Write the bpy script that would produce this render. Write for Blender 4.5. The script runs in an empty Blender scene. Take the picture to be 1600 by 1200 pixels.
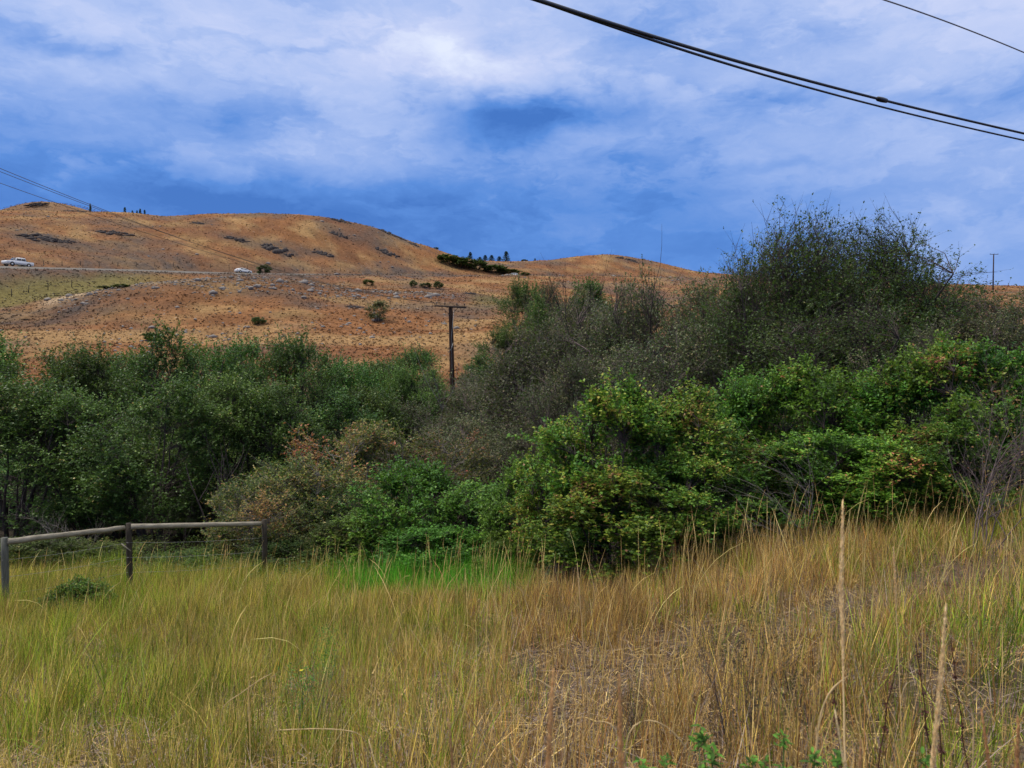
import bpy, math, random
import numpy as np
from mathutils import Vector

random.seed(7)
RNG = np.random.default_rng(7)
SC = bpy.context.scene
COL = SC.collection
R = math.radians
F = 1200.0            # focal length in photo pixels (1600 wide)
HZ = 560.0            # row of the horizon


def lin(r, g, b):
    f = lambda c: (c / 255.0 / 12.92) if c / 255.0 <= 0.04045 else ((c / 255.0 + 0.055) / 1.055) ** 2.4
    return (f(r), f(g), f(b), 1.0)


# ------------------------------------------------------------------ camera
cam_d = bpy.data.cameras.new('camera')
cam_d.sensor_width = 36.0
cam_d.lens = 27.0
cam_d.shift_y = -0.025
cam_d.clip_start = 0.05
cam_d.clip_end = 6000
cam_d.dof.use_dof = True
cam_d.dof.focus_distance = 16.0
cam_d.dof.aperture_fstop = 7.5
cam = bpy.data.objects.new('camera', cam_d)
COL.objects.link(cam)
cam.location = (0, 0, 0)
cam.rotation_euler = (R(90), 0, 0)
SC.camera = cam

# ------------------------------------------------------------------ sun
SUN_EL, SUN_AZ = 56.0, -85.0     # azimuth measured from +Y towards +X
sd = bpy.data.lights.new('sun', 'SUN')
sd.energy = 1.5
sd.angle = R(10)
sd.color = (1.0, 0.93, 0.82)
sun = bpy.data.objects.new('sun', sd)
COL.objects.link(sun)
dv = Vector((math.sin(R(SUN_AZ)) * math.cos(R(SUN_EL)), math.cos(R(SUN_AZ)) * math.cos(R(SUN_EL)), math.sin(R(SUN_EL))))
sun.rotation_euler = dv.to_track_quat('Z', 'Y').to_euler()

# ------------------------------------------------------------------ world
world = bpy.data.worlds.new('World')
SC.world = world
world.use_nodes = True


class NT:
    def __init__(self, tree):
        self.t = tree
        tree.nodes.clear()

    def n(self, typ, **kw):
        nd = self.t.nodes.new(typ)
        for k, v in kw.items():
            setattr(nd, k, v)
        return nd

    def put(self, sock, v):
        if hasattr(v, 'is_output') or isinstance(v, bpy.types.NodeSocket):
            self.t.links.new(v, sock)
        else:
            sock.default_value = v

    def m(self, op, a, b=0.0, c=0.0, clamp=False):
        nd = self.n('ShaderNodeMath', operation=op)
        nd.use_clamp = clamp
        self.put(nd.inputs[0], a)
        self.put(nd.inputs[1], b)
        self.put(nd.inputs[2], c)
        return nd.outputs[0]

    def vm(self, op, a, b=(0, 0, 0)):
        nd = self.n('ShaderNodeVectorMath', operation=op)
        self.put(nd.inputs[0], a)
        if op == 'SCALE':
            self.put(nd.inputs['Scale'], b)
        else:
            self.put(nd.inputs[1], b)
        return nd.outputs[0]

    def noise(self, vec, scale, detail=4.0, rough=0.5, dist=0.0, color=False):
        nd = self.n('ShaderNodeTexNoise')
        self.put(nd.inputs['Vector'], vec)
        nd.inputs['Scale'].default_value = scale
        nd.inputs['Detail'].default_value = detail
        nd.inputs['Roughness'].default_value = rough
        nd.inputs['Distortion'].default_value = dist
        return nd.outputs['Color' if color else 'Fac']

    def ramp(self, fac, stops, interp='LINEAR'):
        nd = self.n('ShaderNodeValToRGB')
        nd.color_ramp.interpolation = interp
        el = nd.color_ramp.elements
        while len(el) < len(stops):
            el.new(0.5)
        for e, (p, c) in zip(el, stops):
            e.position = p
            e.color = c if len(c) == 4 else (*c, 1.0)
        self.put(nd.inputs[0], fac)
        return nd.outputs[0]

    def mix(self, fac, a, b, blend='MIX'):
        nd = self.n('ShaderNodeMix', data_type='RGBA', blend_type=blend)
        self.put(nd.inputs[0], fac)
        self.put(nd.inputs[6], a)
        self.put(nd.inputs[7], b)
        return nd.outputs[2]


def build_world():
    w = NT(world.node_tree)
    co = w.n('ShaderNodeTexCoord').outputs['Generated']
    co = w.vm('NORMALIZE', co)
    # cloud-deck coordinates: billows get smaller towards the horizon
    sep0 = w.n('ShaderNodeSeparateXYZ')
    w.put(sep0.inputs[0], co)
    den = w.m('ADD', w.m('ABSOLUTE', sep0.outputs[2]), 0.22)
    cx = w.m('DIVIDE', sep0.outputs[0], den)
    cy = w.m('DIVIDE', sep0.outputs[1], den)
    cmb = w.n('ShaderNodeCombineXYZ')
    w.put(cmb.inputs[0], cx)
    w.put(cmb.inputs[1], cy)
    deck = cmb.outputs[0]
    stretch = w.vm('MULTIPLY', co, (1.0, 1.0, 2.3))
    wob = w.vm('SUBTRACT', w.noise(w.vm('MULTIPLY', co, (1, 1, 1.6)), 5.0, 5.0, 0.6, color=True), (0.5, 0.5, 0.5))
    wv = w.vm('ADD', co, w.vm('SCALE', wob, 0.13))
    sep = w.n('ShaderNodeSeparateXYZ')
    w.put(sep.inputs[0], wv)
    az = w.m('ARCTAN2', sep.outputs[0], sep.outputs[1])
    el = w.m('ARCSINE', sep.outputs[2])
    el_true = w.m('ARCSINE', sep0.outputs[2])
    t = w.m('DIVIDE', w.m('ADD', w.m('MULTIPLY', el, 0.6), w.m('MULTIPLY', el_true, 0.4)), R(60), clamp=True)
    base = w.ramp(t, [(0.0, (.34,) * 3), (0.10, (.18,) * 3), (0.19, (.11,) * 3), (0.26, (.30,) * 3),
                      (0.33, (.52,) * 3), (0.42, (.62,) * 3), (0.62, (.70,) * 3), (1.0, (.78,) * 3)])
    acc = w.n('ShaderNodeSeparateColor')
    w.put(acc.inputs[0], base)
    v = acc.outputs[0]
    blobs = [  # px, py, sx, sy, amplitude
        (800, 98, 115, 26, .30), (735, 125, 50, 30, .10), (800, 200, 140, 36, -.46), (930, 245, 95, 22, .16),
        (60, 60, 90, 26, -.22), (60, 100, 110, 18, .14), (180, 30, 120, 30, .12), (150, 215, 110, 60, -.06), (200, 120, 100, 26, .14),
        (420, 235, 210, 50, .20), (620, 180, 140, 60, .14), (300, 325, 300, 26, -.10), (120, 270, 160, 40, .12), (60, 170, 160, 50, .10), (420, 320, 40, 10, .10),
        (560, 245, 130, 30, .10), (350, 180, 90, 24, -.10), (30, 270, 60, 26, .08),
        (1560, 390, 200, 110, .30), (1350, 200, 250, 90, .10), (1195, 162, 60, 13, -.20), (1470, 150, 130, 16, -.16), (1230, 272, 70, 8, -.12),
        (1400, 250, 300, 50, .12), (1500, 40, 170, 50, .14), (1150, 120, 220, 50, .06), (1050, 330, 260, 30, .02),
        (1250, 350, 200, 40, .08), (480, 40, 250, 50, .07)]
    for (px, py, sx, sy, amp) in blobs:
        a0 = math.atan((px - 800) / F)
        e0 = math.atan((HZ - py) / F * math.cos(a0))
        da = w.m('DIVIDE', w.m('SUBTRACT', az, a0), sx / F)
        de = w.m('DIVIDE', w.m('SUBTRACT', el, e0), sy / F)
        d2 = w.m('ADD', w.m('MULTIPLY', da, da), w.m('MULTIPLY', de, de))
        g = w.m('POWER', 2.718, w.m('MULTIPLY', d2, -0.6))
        v = w.m('ADD', v, w.m('MULTIPLY', g, amp))
    warp = w.vm('SCALE', w.vm('SUBTRACT', w.noise(stretch, 9.0, 4.0, 0.6, color=True), (0.5, 0.5, 0.5)), 0.10)
    sw = w.vm('ADD', stretch, warp)
    n1 = w.noise(sw, 3.2, 7.0, 0.55)
    n2 = w.noise(sw, 8.0, 10.0, 0.60)
    n3 = w.noise(sw, 22.0, 8.0, 0.65)
    bil = w.m('SUBTRACT', 1.0, w.m('MULTIPLY', w.m('ABSOLUTE', w.m('SUBTRACT', n2, 0.5)), 5.0), clamp=True)   # billow edges
    amt = w.m('ADD', w.m('MULTIPLY', t, 1.3, clamp=True), 0.22)
    nn = w.m('ADD', w.m('ADD', w.m('MULTIPLY', w.m('SUBTRACT', n1, 0.5), 0.85), w.m('MULTIPLY', w.m('SUBTRACT', n2, 0.5), 0.65)),
             w.m('ADD', w.m('MULTIPLY', w.m('SUBTRACT', n3, 0.5), 0.30), w.m('MULTIPLY', w.m('SUBTRACT', bil, 0.5), 0.05)))
    edge = w.ramp(w.noise(sw, 5.0, 10.0, 0.58), [(0.47, (0, 0, 0)), (0.535, (1, 1, 1))], 'EASE')
    edge2 = w.ramp(w.noise(w.vm('ADD', sw, (3.1, 1.7, .4)), 11.0, 9.0, 0.6), [(0.48, (0, 0, 0)), (0.56, (1, 1, 1))], 'EASE')
    nn = w.m('ADD', nn, w.m('ADD', w.m('MULTIPLY', w.m('SUBTRACT', edge, 0.5), 0.17), w.m('MULTIPLY', w.m('SUBTRACT', edge2, 0.5), 0.07)))
    v = w.m('ADD', w.m('SUBTRACT', v, 0.045), w.m('MULTIPLY', nn, amt), clamp=True)
    cl = w.ramp(v, [(0.0, lin(62, 112, 190)), (0.18, lin(84, 134, 210)), (0.38, lin(128, 161, 222)), (0.6, lin(167, 187, 232)),
                    (0.8, lin(193, 204, 238)), (1.0, lin(220, 228, 247))])
    cl = w.vm('SCALE', cl, 0.55)
    # thin bright overcast towards the zenith, as above any storm deck
    hi = w.ramp(t, [(0.0, (0, 0, 0)), (0.48, (0, 0, 0)), (0.95, (1, 1, 1))])
    cl = w.mix(hi, cl, (0.82, 0.79, 0.72, 1))
    sky = w.n('ShaderNodeTexSky', sky_type='NISHITA')
    sky.sun_disc = False
    sky.sun_elevation = R(SUN_EL)
    sky.sun_rotation = R(SUN_AZ)
    cl10 = w.vm('SCALE', cl, 10.0)
    mixd = w.mix(0.97, sky.outputs[0], cl10)      # overcast: only a little clear sky shows through
    bg = w.n('ShaderNodeBackground')
    w.put(bg.inputs[0], mixd)
    bg.inputs[1].default_value = 0.1
    out = w.n('ShaderNodeOutputWorld')
    w.put(out.inputs[0], bg.outputs[0])


build_world()
SC.view_settings.view_transform = 'Standard'
SC.view_settings.look = 'None'
SC.view_settings.exposure = 1.0
SC.view_settings.gamma = 1.0
SC.view_settings.use_curve_mapping = False
SC.cycles.max_bounces = 6
SC.cycles.transparent_max_bounces = 4


# ------------------------------------------------------------------ numpy noise
_perm = RNG.permutation(4096)
_grad = RNG.random(4096) * 2 * math.pi


def perlin(x, y):
    x = np.asarray(x, float); y = np.asarray(y, float)
    xi = np.floor(x).astype(int); yi = np.floor(y).astype(int)
    xf = x - xi; yf = y - yi
    u = xf * xf * xf * (xf * (xf * 6 - 15) + 10)
    v = yf * yf * yf * (yf * (yf * 6 - 15) + 10)

    def g(ix, iy, dx, dy):
        h = _perm[(_perm[ix & 4095] + iy) & 4095]
        a = _grad[h]
        return np.cos(a) * dx + np.sin(a) * dy
    a = g(xi, yi, xf, yf); b = g(xi + 1, yi, xf - 1, yf)
    c = g(xi, yi + 1, xf, yf - 1); d = g(xi + 1, yi + 1, xf - 1, yf - 1)
    return (a + u * (b - a) + v * ((c + u * (d - c)) - (a + u * (b - a)))) * 1.5


def fbm(x, y, octv=4, gain=0.5):
    s = 0; amp = 1; f = 1; tot = 0
    for i in range(octv):
        s = s + amp * perlin(x * f + 17.3 * i, y * f - 9.1 * i)
        tot += amp
        amp *= gain; f *= 2.03
    return s / tot


def sstep(a, b, x):
    t = np.clip((x - a) / (b - a), 0, 1)
    return t * t * (3 - 2 * t)


def K(*pairs):
    return (np.array([p[0] for p in pairs], float), np.array([p[1] for p in pairs], float))


def ev(k, px):
    if isinstance(k, (int, float)):
        return np.full(np.shape(px), float(k))
    return np.interp(px, k[0], k[1])


RY = K((-600, 105), (0, 160), (370, 212), (600, 252), (800, 295), (1000, 335), (1600, 420), (2400, 520))
RP = K((-600, 408), (0, 419), (100, 421), (200, 424), (370, 429.5), (600, 431), (800, 434), (1000, 438), (1600, 455), (2400, 470))
CRY = K((0, 305), (430, 330), (600, 345), (720, 360), (760, 380), (1000, 430), (1600, 440))
CRP = K((-600, 360), (0, 336), (100, 337), (200, 339), (270, 343), (340, 339), (430, 336.5), (500, 340), (545, 347), (600, 361), (625, 372), (650, 382), (670, 387), (690, 394), (720, 405),
        (760, 411), (820, 411), (860, 408), (880, 406), (920, 400), (950, 398), (985, 402), (1000, 407), (1050, 417), (1100, 428), (1200, 436), (1400, 441),
        (1500, 441), (1600, 448), (2400, 430))
# every feature of the land: (depth knots, height knots, 'z' or 'p' = height given as photo row)
MY = K((-600, 100), (0, 122), (380, 150), (700, 168), (1000, 180), (1600, 200))
MP = K((-600, 500), (0, 489), (60, 476), (100, 464), (150, 453), (200, 445), (300, 437), (380, 433), (450, 437), (520, 446), (600, 453), (700, 458),
       (800, 468), (1000, 478), (1600, 470))
FEAT = [
    (0.3, -1.6, 'z'), (1.3, -1.62, 'z'),
    (3.0, K((0, -1.98), (1600, -1.88)), 'z'),
    (6.0, K((0, -2.85), (800, -2.75), (1200, -2.42), (1600, -2.1)), 'z'),
    (10.0, K((0, -3.7), (600, -3.6), (900, -3.2), (1200, -2.72), (1600, -2.35)), 'z'),
    (15.0, K((0, -4.55), (500, -4.5), (900, -4.1), (1200, -3.3), (1600, -2.7)), 'z'),
    (24.0, K((0, -6.0), (800, -5.8), (1200, -4.2), (1600, -3.0)), 'z'),
    (38.0, K((0, -7.2), (800, -7.0), (1200, -4.5), (1600, -3.0)), 'z'),
    (60.0, K((0, -4.2), (700, -5.0), (1000, -3.5), (1600, -0.5)), 'z'),
    (84.0, K((0, 553), (700, 560), (900, 545), (1200, 530), (1600, 500)), 'p'),
    (93.0, K((0, 531), (700, 538), (900, 520), (1200, 510), (1600, 490)), 'p'),
    (99.0, K((0, 521), (700, 528), (900, 510), (1200, 502), (1600, 486)), 'p'),
    (MY, MP, 'p'),
    (('off', MY, 12), K((-600, 470), (0, 468), (100, 463), (200, 450), (380, 441), (520, 449), (700, 458), (1000, 470), (1600, 466)), 'p'),
    (('off', RY, -9), RP, 'r'), (('off', RY, 8), RP, 'r'),
    (('off', RY, 34), K((-600, 380), (0, 397), (370, 402), (600, 413), (700, 421), (760, 425), (820, 424), (1000, 426), (1600, 452)), 'p'),
    (CRY, CRP, 'p'),
    (('off', CRY, 45), K((-600, 1), (0, 1), (1600, 1)), 'c'),
    (450.0, K((-600, 420), (0, 331), (20, 323), (50, 317), (75, 317), (100, 320), (140, 327), (190, 341), (250, 372), (400, 420), (1600, 470)), 'p'),
    (700.0, 40.0, 'z'), (3000.0, 30.0, 'z'), (5500.0, 20.0, 'z'),
]


def yk(k, px):
    if isinstance(k, tuple) and isinstance(k[0], str):
        return ev(k[1], px) + k[2]
    return ev(k, px)


_PXS = np.arange(-2200, 3800, 12.0)


def _tables():
    Ys, Zs = [], []
    for (ky, kz, mode) in FEAT:
        Y = yk(ky, _PXS)
        if mode == 'z':
            Z = ev(kz, _PXS)
        elif mode == 'p':
            Z = (HZ - ev(kz, _PXS)) / F * Y
        elif mode == 'r':
            yr = ev(RY, _PXS)
            Z = (HZ - ev(kz, _PXS)) / F * yr - 1.15
        elif mode == 'c':
            Z = (HZ - ev(CRP, _PXS)) / F * ev(CRY, _PXS) - 4.0
        Ys.append(Y); Zs.append(Z)
    Ys = np.array(Ys); Zs = np.array(Zs)
    ker = np.array([1, 2, 3, 2, 1.]) / 9
    for A in (Ys, Zs):
        for i in range(len(A)):
            A[i] = np.convolve(np.pad(A[i], 2, mode='edge'), ker, mode='valid')
    return Ys, Zs


_TY, _TZ = _tables()


def ground(x, y, fine=True):
    """height of the land at world x, y (arrays)"""
    x = np.atleast_1d(np.asarray(x, float)); y = np.atleast_1d(np.asarray(y, float))
    r = np.hypot(x, y)
    az = np.arctan2(x, y)
    azc = np.clip(az, -R(55), R(55))
    px = 800 + F * np.tan(azc)
    Y = r * np.cos(azc)
    fi = (px - _PXS[0]) / 12.0
    i0 = np.clip(fi.astype(int), 0, len(_PXS) - 2)
    ft = np.clip(fi - i0, 0, 1)
    nf = _TY.shape[0]
    TY = _TY[:, i0] * (1 - ft) + _TY[:, i0 + 1] * ft
    TZ = _TZ[:, i0] * (1 - ft) + _TZ[:, i0 + 1] * ft
    k = np.clip((TY <= Y[None, :]).sum(0) - 1, 0, nf - 2)
    ar = np.arange(len(Y))
    y0 = TY[k, ar]; y1 = TY[k + 1, ar]; z0 = TZ[k, ar]; z1 = TZ[k + 1, ar]
    km = np.clip(k - 1, 0, nf - 1); kp = np.clip(k + 2, 0, nf - 1)
    ym = TY[km, ar]; zm = TZ[km, ar]; yp = TY[kp, ar]; zp = TZ[kp, ar]
    d = (z1 - z0) / np.maximum(y1 - y0, 1e-3)
    dm = np.where(k > 0, (z0 - zm) / np.maximum(y0 - ym, 1e-3), d)
    dp = np.where(k + 2 < nf, (zp - z1) / np.maximum(yp - y1, 1e-3), d)

    def hm(a, b):
        return np.where(a * b > 0, 2 * a * b / np.where(np.abs(a + b) < 1e-9, 1, a + b), 0)
    m0 = hm(dm, d); m1 = hm(d, dp)
    h = np.maximum(y1 - y0, 1e-3)
    t = np.clip((Y - y0) / h, 0, 1)
    z = ((1 + 2 * t) * (1 - t) ** 2) * z0 + t * (1 - t) ** 2 * h * m0 + t * t * (3 - 2 * t) * z1 + t * t * (t - 1) * h * m1
    # behind the camera: a level verge
    back = sstep(R(70), R(110), np.abs(az))
    z = z * (1 - back) + (-1.62) * back
    if fine:
        rd = np.abs(Y - ev(RY, px))
        rm = sstep(8, 22, rd)
        far = sstep(70, 110, Y)
        z = z + far * rm * (0.7 * fbm(x / 22, y / 22, 3) + 0.35 * fbm(x / 5, y / 5, 3) * (0.3 + 1.2 * rocky(x, y)))
        near = sstep(2.0, 5.0, r) * (1 - far)
        z = z + near * (0.10 * fbm(x / 2.2, y / 2.2, 3) + 0.03 * fbm(x / 0.5, y / 0.5, 2))
    return z


def rocky(x, y):
    return sstep(-0.08, 0.3, fbm(np.asarray(x) / 30 + 3.3, np.asarray(y) / 30 - 8, 4))


def P(px, py, Y):
    return ((px - 800) / F * Y, Y, (HZ - py) / F * Y)


def gz(x, y):
    return float(ground(x, y)[0])


def at(px, Y):
    x = (px - 800) / F * Y
    return x, Y, gz(x, Y)


# ------------------------------------------------------------------ mesh helpers
def mesh_np(name, V, faces, attrs=None, smooth=False):
    """V (n,3); faces list of arrays (m,k)"""
    me = bpy.data.meshes.new(name)
    V = np.asarray(V, dtype=np.float32)
    me.vertices.add(len(V))
    me.vertices.foreach_set('co', V.ravel())
    faces = [np.asarray(f, dtype=np.int32) for f in faces if len(f)]
    nl = sum(f.size for f in faces); nf = sum(len(f) for f in faces)
    me.loops.add(nl)
    me.loops.foreach_set('vertex_index', np.concatenate([f.ravel() for f in faces]))
    me.polygons.add(nf)
    tot = np.concatenate([np.full(len(f), f.shape[1], dtype=np.int32) for f in faces])
    start = np.concatenate([[0], np.cumsum(tot)[:-1]]).astype(np.int32)
    me.polygons.foreach_set('loop_start', start)
    if smooth:
        me.polygons.foreach_set('use_smooth', np.ones(nf, dtype=bool))
    for k, a in (attrs or {}).items():
        a = np.asarray(a, dtype=np.float32)
        if a.ndim == 1:
            at_ = me.attributes.new(k, 'FLOAT', 'POINT')
            at_.data.foreach_set('value', a)
        else:
            if a.shape[1] == 3:
                a = np.hstack([a, np.ones((len(a), 1), np.float32)])
            at_ = me.attributes.new(k, 'FLOAT_COLOR', 'POINT')
            at_.data.foreach_set('color', a.ravel())
    me.update(calc_edges=True)
    return me


class MB:
    """collects pieces into one mesh"""
    def __init__(self):
        self.v = []; self.f = []; self.n = 0; self.a = {}

    def add(self, V, faces, **attrs):
        V = np.asarray(V, float).reshape(-1, 3)
        self.v.append(V)
        for f in faces:
            self.f.append(np.asarray(f, int) + self.n)
        for k, a in attrs.items():
            a = np.asarray(a, float)
            if a.ndim == 0:
                a = np.full(len(V), float(a))
            elif a.ndim == 1 and len(a) == 3 and len(V) != 3:
                a = np.tile(a, (len(V), 1))
            self.a.setdefault(k, []).append(a)
        self.n += len(V)

    def mesh(self, name, smooth=False):
        by = {}
        for f in self.f:
            by.setdefault(f.shape[1], []).append(f)
        fs = [np.concatenate(b) for b in by.values()]
        attrs = {k: np.concatenate(v) for k, v in self.a.items()}
        return mesh_np(name, np.concatenate(self.v), fs, attrs, smooth)

    def build(self, name, mat, parent=None, smooth=False):
        return link(name, self.mesh(name, smooth), mat, parent)

    def box(self, c, s, rot=None, taper=1.0, **at_):
        x, y, z = np.array(s) / 2
        V = np.array([(-x, -y, -z), (x, -y, -z), (x, y, -z), (-x, y, -z), (-x * taper, -y * taper, z), (x * taper, -y * taper, z), (x * taper, y * taper, z), (-x * taper, y * taper, z)])
        if rot is not None:
            V = V @ np.array(rot).T
        self.add(V + np.array(c), [[(0, 3, 2, 1), (4, 5, 6, 7), (0, 1, 5, 4), (1, 2, 6, 5), (2, 3, 7, 6), (3, 0, 4, 7)]], **at_)

    def tube(self, pts, rad, sides=8, cap=True, **at_):
        V, f = tubes(np.array(pts, float)[None], np.array(rad, float)[None] if np.ndim(rad) else np.full((1, len(pts)), rad), sides)
        V = V.reshape(-1, 3)
        fs = [f]
        if cap:
            n = len(V)
            fs.append(np.array([list(range(sides))[::-1]]))
            fs.append(np.array([list(range(n - sides, n))]))
        self.add(V, fs, **at_)


def tubes(Pt, Rd, sides=3):
    """Pt (M,K,3), Rd (M,K) -> verts (M*K*sides,3), quads"""
    M, Kn, _ = Pt.shape
    T = np.empty_like(Pt)
    T[:, 1:-1] = Pt[:, 2:] - Pt[:, :-2]
    T[:, 0] = Pt[:, 1] - Pt[:, 0]
    T[:, -1] = Pt[:, -1] - Pt[:, -2]
    T /= np.linalg.norm(T, axis=2, keepdims=True) + 1e-9
    ref = np.zeros_like(T); ref[..., 0] = 1
    flat = np.abs(T[:, :1, 0]) > 0.8
    ref = np.where(flat[..., None], np.array([0, 1., 0]), ref)
    A = np.cross(T, ref); A /= np.linalg.norm(A, axis=2, keepdims=True) + 1e-9
    B = np.cross(T, A)
    an = np.arange(sides) * 2 * math.pi / sides
    V = Pt[:, :, None] + Rd[:, :, None, None] * (A[:, :, None] * np.cos(an)[None, None, :, None] + B[:, :, None] * np.sin(an)[None, None, :, None])
    V = V.reshape(-1, 3)
    m = np.arange(M)[:, None, None] * Kn * sides
    k = np.arange(Kn - 1)[None, :, None] * sides
    s = np.arange(sides)[None, None, :]
    s2 = (s + 1) % sides
    f = np.stack([m + k + s, m + k + s2, m + k + sides + s2, m + k + sides + s], -1).reshape(-1, 4)
    return V, f


def link(name, me, mat, parent=None):
    o = bpy.data.objects.new(name, me)
    COL.objects.link(o)
    if mat is not None and not me.materials:
        me.materials.append(mat)
    if parent is not None:
        o.parent = parent
    return o


def tag(o, label=None, cat=None, group=None, kind=None):
    if label: o['label'] = label
    if cat: o['category'] = cat
    if group: o['group'] = group
    if kind: o['kind'] = kind
    return o


def thing(name, loc, label, cat, group=None, rz=0.0):
    o = bpy.data.objects.new(name, None)
    o.empty_display_size = 0.3
    COL.objects.link(o)
    o.location = loc
    o.rotation_euler = (0, 0, rz)
    return tag(o, label, cat, group)


def copy_tree(o, parent=None):
    c = o.copy()
    COL.objects.link(c)
    c.parent = parent
    for ch in CH.get(o.name, []):
        CH.setdefault(c.name, []).append(copy_tree(ch, c))
    return c


CH = {}


def reg(root):
    """remember the children of a prototype"""
    for o in list(COL.objects):
        if o.parent is not None:
            l = CH.setdefault(o.parent.name, [])
            if o not in l:
                l.append(o)


# ------------------------------------------------------------------ materials
def new_mat(name):
    m = bpy.data.materials.new(name)
    m.use_nodes = True
    return m, NT(m.node_tree)


def finish(n, col, rough=0.8, spec=0.3, bump=None, metal=0.0):
    b = n.n('ShaderNodeBsdfPrincipled')
    n.put(b.inputs['Base Color'], col)
    n.put(b.inputs['Roughness'], rough)
    b.inputs['Specular IOR Level'].default_value = spec
    b.inputs['Metallic'].default_value = metal
    if bump is not None:
        bp = n.n('ShaderNodeBump')
        n.put(bp.inputs['Height'], bump[0])
        bp.inputs['Strength'].default_value = bump[1]
        bp.inputs['Distance'].default_value = bump[2]
        n.put(b.inputs['Normal'], bp.outputs[0])
    o = n.n('ShaderNodeOutputMaterial')
    n.put(o.inputs[0], b.outputs[0])


def mat_leaf(name, stops, trans=0.28, rough=0.5, spec=0.32):
    m, n = new_mat(name)
    at_ = n.n('ShaderNodeAttribute'); at_.attribute_name = 'tint'
    c = n.ramp(at_.outputs['Fac'], stops)
    oi = n.n('ShaderNodeObjectInfo')
    hs = n.n('ShaderNodeHueSaturation')
    r2 = n.m('FRACT', n.m('MULTIPLY', oi.outputs['Random'], 7.31))
    n.put(hs.inputs['Hue'], n.m('ADD', n.m('MULTIPLY', r2, 0.055), 0.468))
    n.put(hs.inputs['Value'], n.m('ADD', n.m('MULTIPLY', oi.outputs['Random'], 0.75), 0.65))
    hs.inputs['Saturation'].default_value = 1.03
    n.put(hs.inputs['Color'], c)
    c = hs.outputs[0]
    b = n.n('ShaderNodeBsdfPrincipled')
    n.put(b.inputs['Base Color'], c)
    b.inputs['Roughness'].default_value = rough
    b.inputs['Specular IOR Level'].default_value = spec
    t = n.n('ShaderNodeBsdfTranslucent')
    n.put(t.inputs[0], n.mix(0.35, c, (0.25, 0.42, 0.05, 1)))
    mx = n.n('ShaderNodeMixShader')
    mx.inputs[0].default_value = trans
    n.put(mx.inputs[1], b.outputs[0]); n.put(mx.inputs[2], t.outputs[0])
    o = n.n('ShaderNodeOutputMaterial')
    n.put(o.inputs[0], mx.outputs[0])
    return m


def mat_attr(name, trans=0.0, var=0.0, rough=0.8, spec=0.2):
    m, n = new_mat(name)
    at_ = n.n('ShaderNodeAttribute'); at_.attribute_name = 'col'
    c = at_.outputs['Color']
    b = n.n('ShaderNodeBsdfPrincipled')
    n.put(b.inputs['Base Color'], c)
    b.inputs['Roughness'].default_value = rough
    b.inputs['Specular IOR Level'].default_value = spec
    o = n.n('ShaderNodeOutputMaterial')
    if trans > 0:
        t = n.n('ShaderNodeBsdfTranslucent')
        n.put(t.inputs[0], c)
        mx = n.n('ShaderNodeMixShader')
        mx.inputs[0].default_value = trans
        n.put(mx.inputs[1], b.outputs[0]); n.put(mx.inputs[2], t.outputs[0])
        n.put(o.inputs[0], mx.outputs[0])
    else:
        n.put(o.inputs[0], b.outputs[0])
    return m


def mat_bark(name, c1, c2, scale=18):
    m, n = new_mat(name)
    co = n.n('ShaderNodeTexCoord').outputs['Object']
    f = n.noise(n.vm('MULTIPLY', co, (1, 1, 0.3)), scale, 4, 0.6)
    f = n.ramp(f, [(0.35, (0, 0, 0)), (0.65, (1, 1, 1))])
    finish(n, n.mix(f, (*c1, 1), (*c2, 1)), 0.85, 0.2)
    return m


def mat_plain(name, c, rough=0.6, spec=0.4, metal=0.0, var=0.25, scale=8, bump=0.0):
    m, n = new_mat(name)
    co = n.n('ShaderNodeTexCoord').outputs['Object']
    f = n.noise(co, scale, 5, 0.6)
    c2 = tuple(min(1, x * (1 + var)) for x in c); c1 = tuple(x * (1 - var) for x in c)
    finish(n, n.mix(f, (*c1, 1), (*c2, 1)), rough, spec, (f, bump, 0.02) if bump else None, metal)
    return m


def mat_wood(name, c1, c2, axis=(1, 1, 12)):
    m, n = new_mat(name)
    co = n.n('ShaderNodeTexCoord').outputs['Object']
    f = n.noise(n.vm('MULTIPLY', co, axis), 7, 6, 0.65, 0.4)
    g = n.noise(co, 5, 3, 0.5)
    f2 = n.m('ADD', n.m('MULTIPLY', f, 0.7), n.m('MULTIPLY', g, 0.3))
    c = n.ramp(f2, [(0.32, (*c1, 1)), (0.50, (*[(a + b) / 2 for a, b in zip(c1, c2)], 1)), (0.66, (*c2, 1))])
    finish(n, c, 0.85, 0.2, (f, 0.6, 0.012))
    return m


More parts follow.
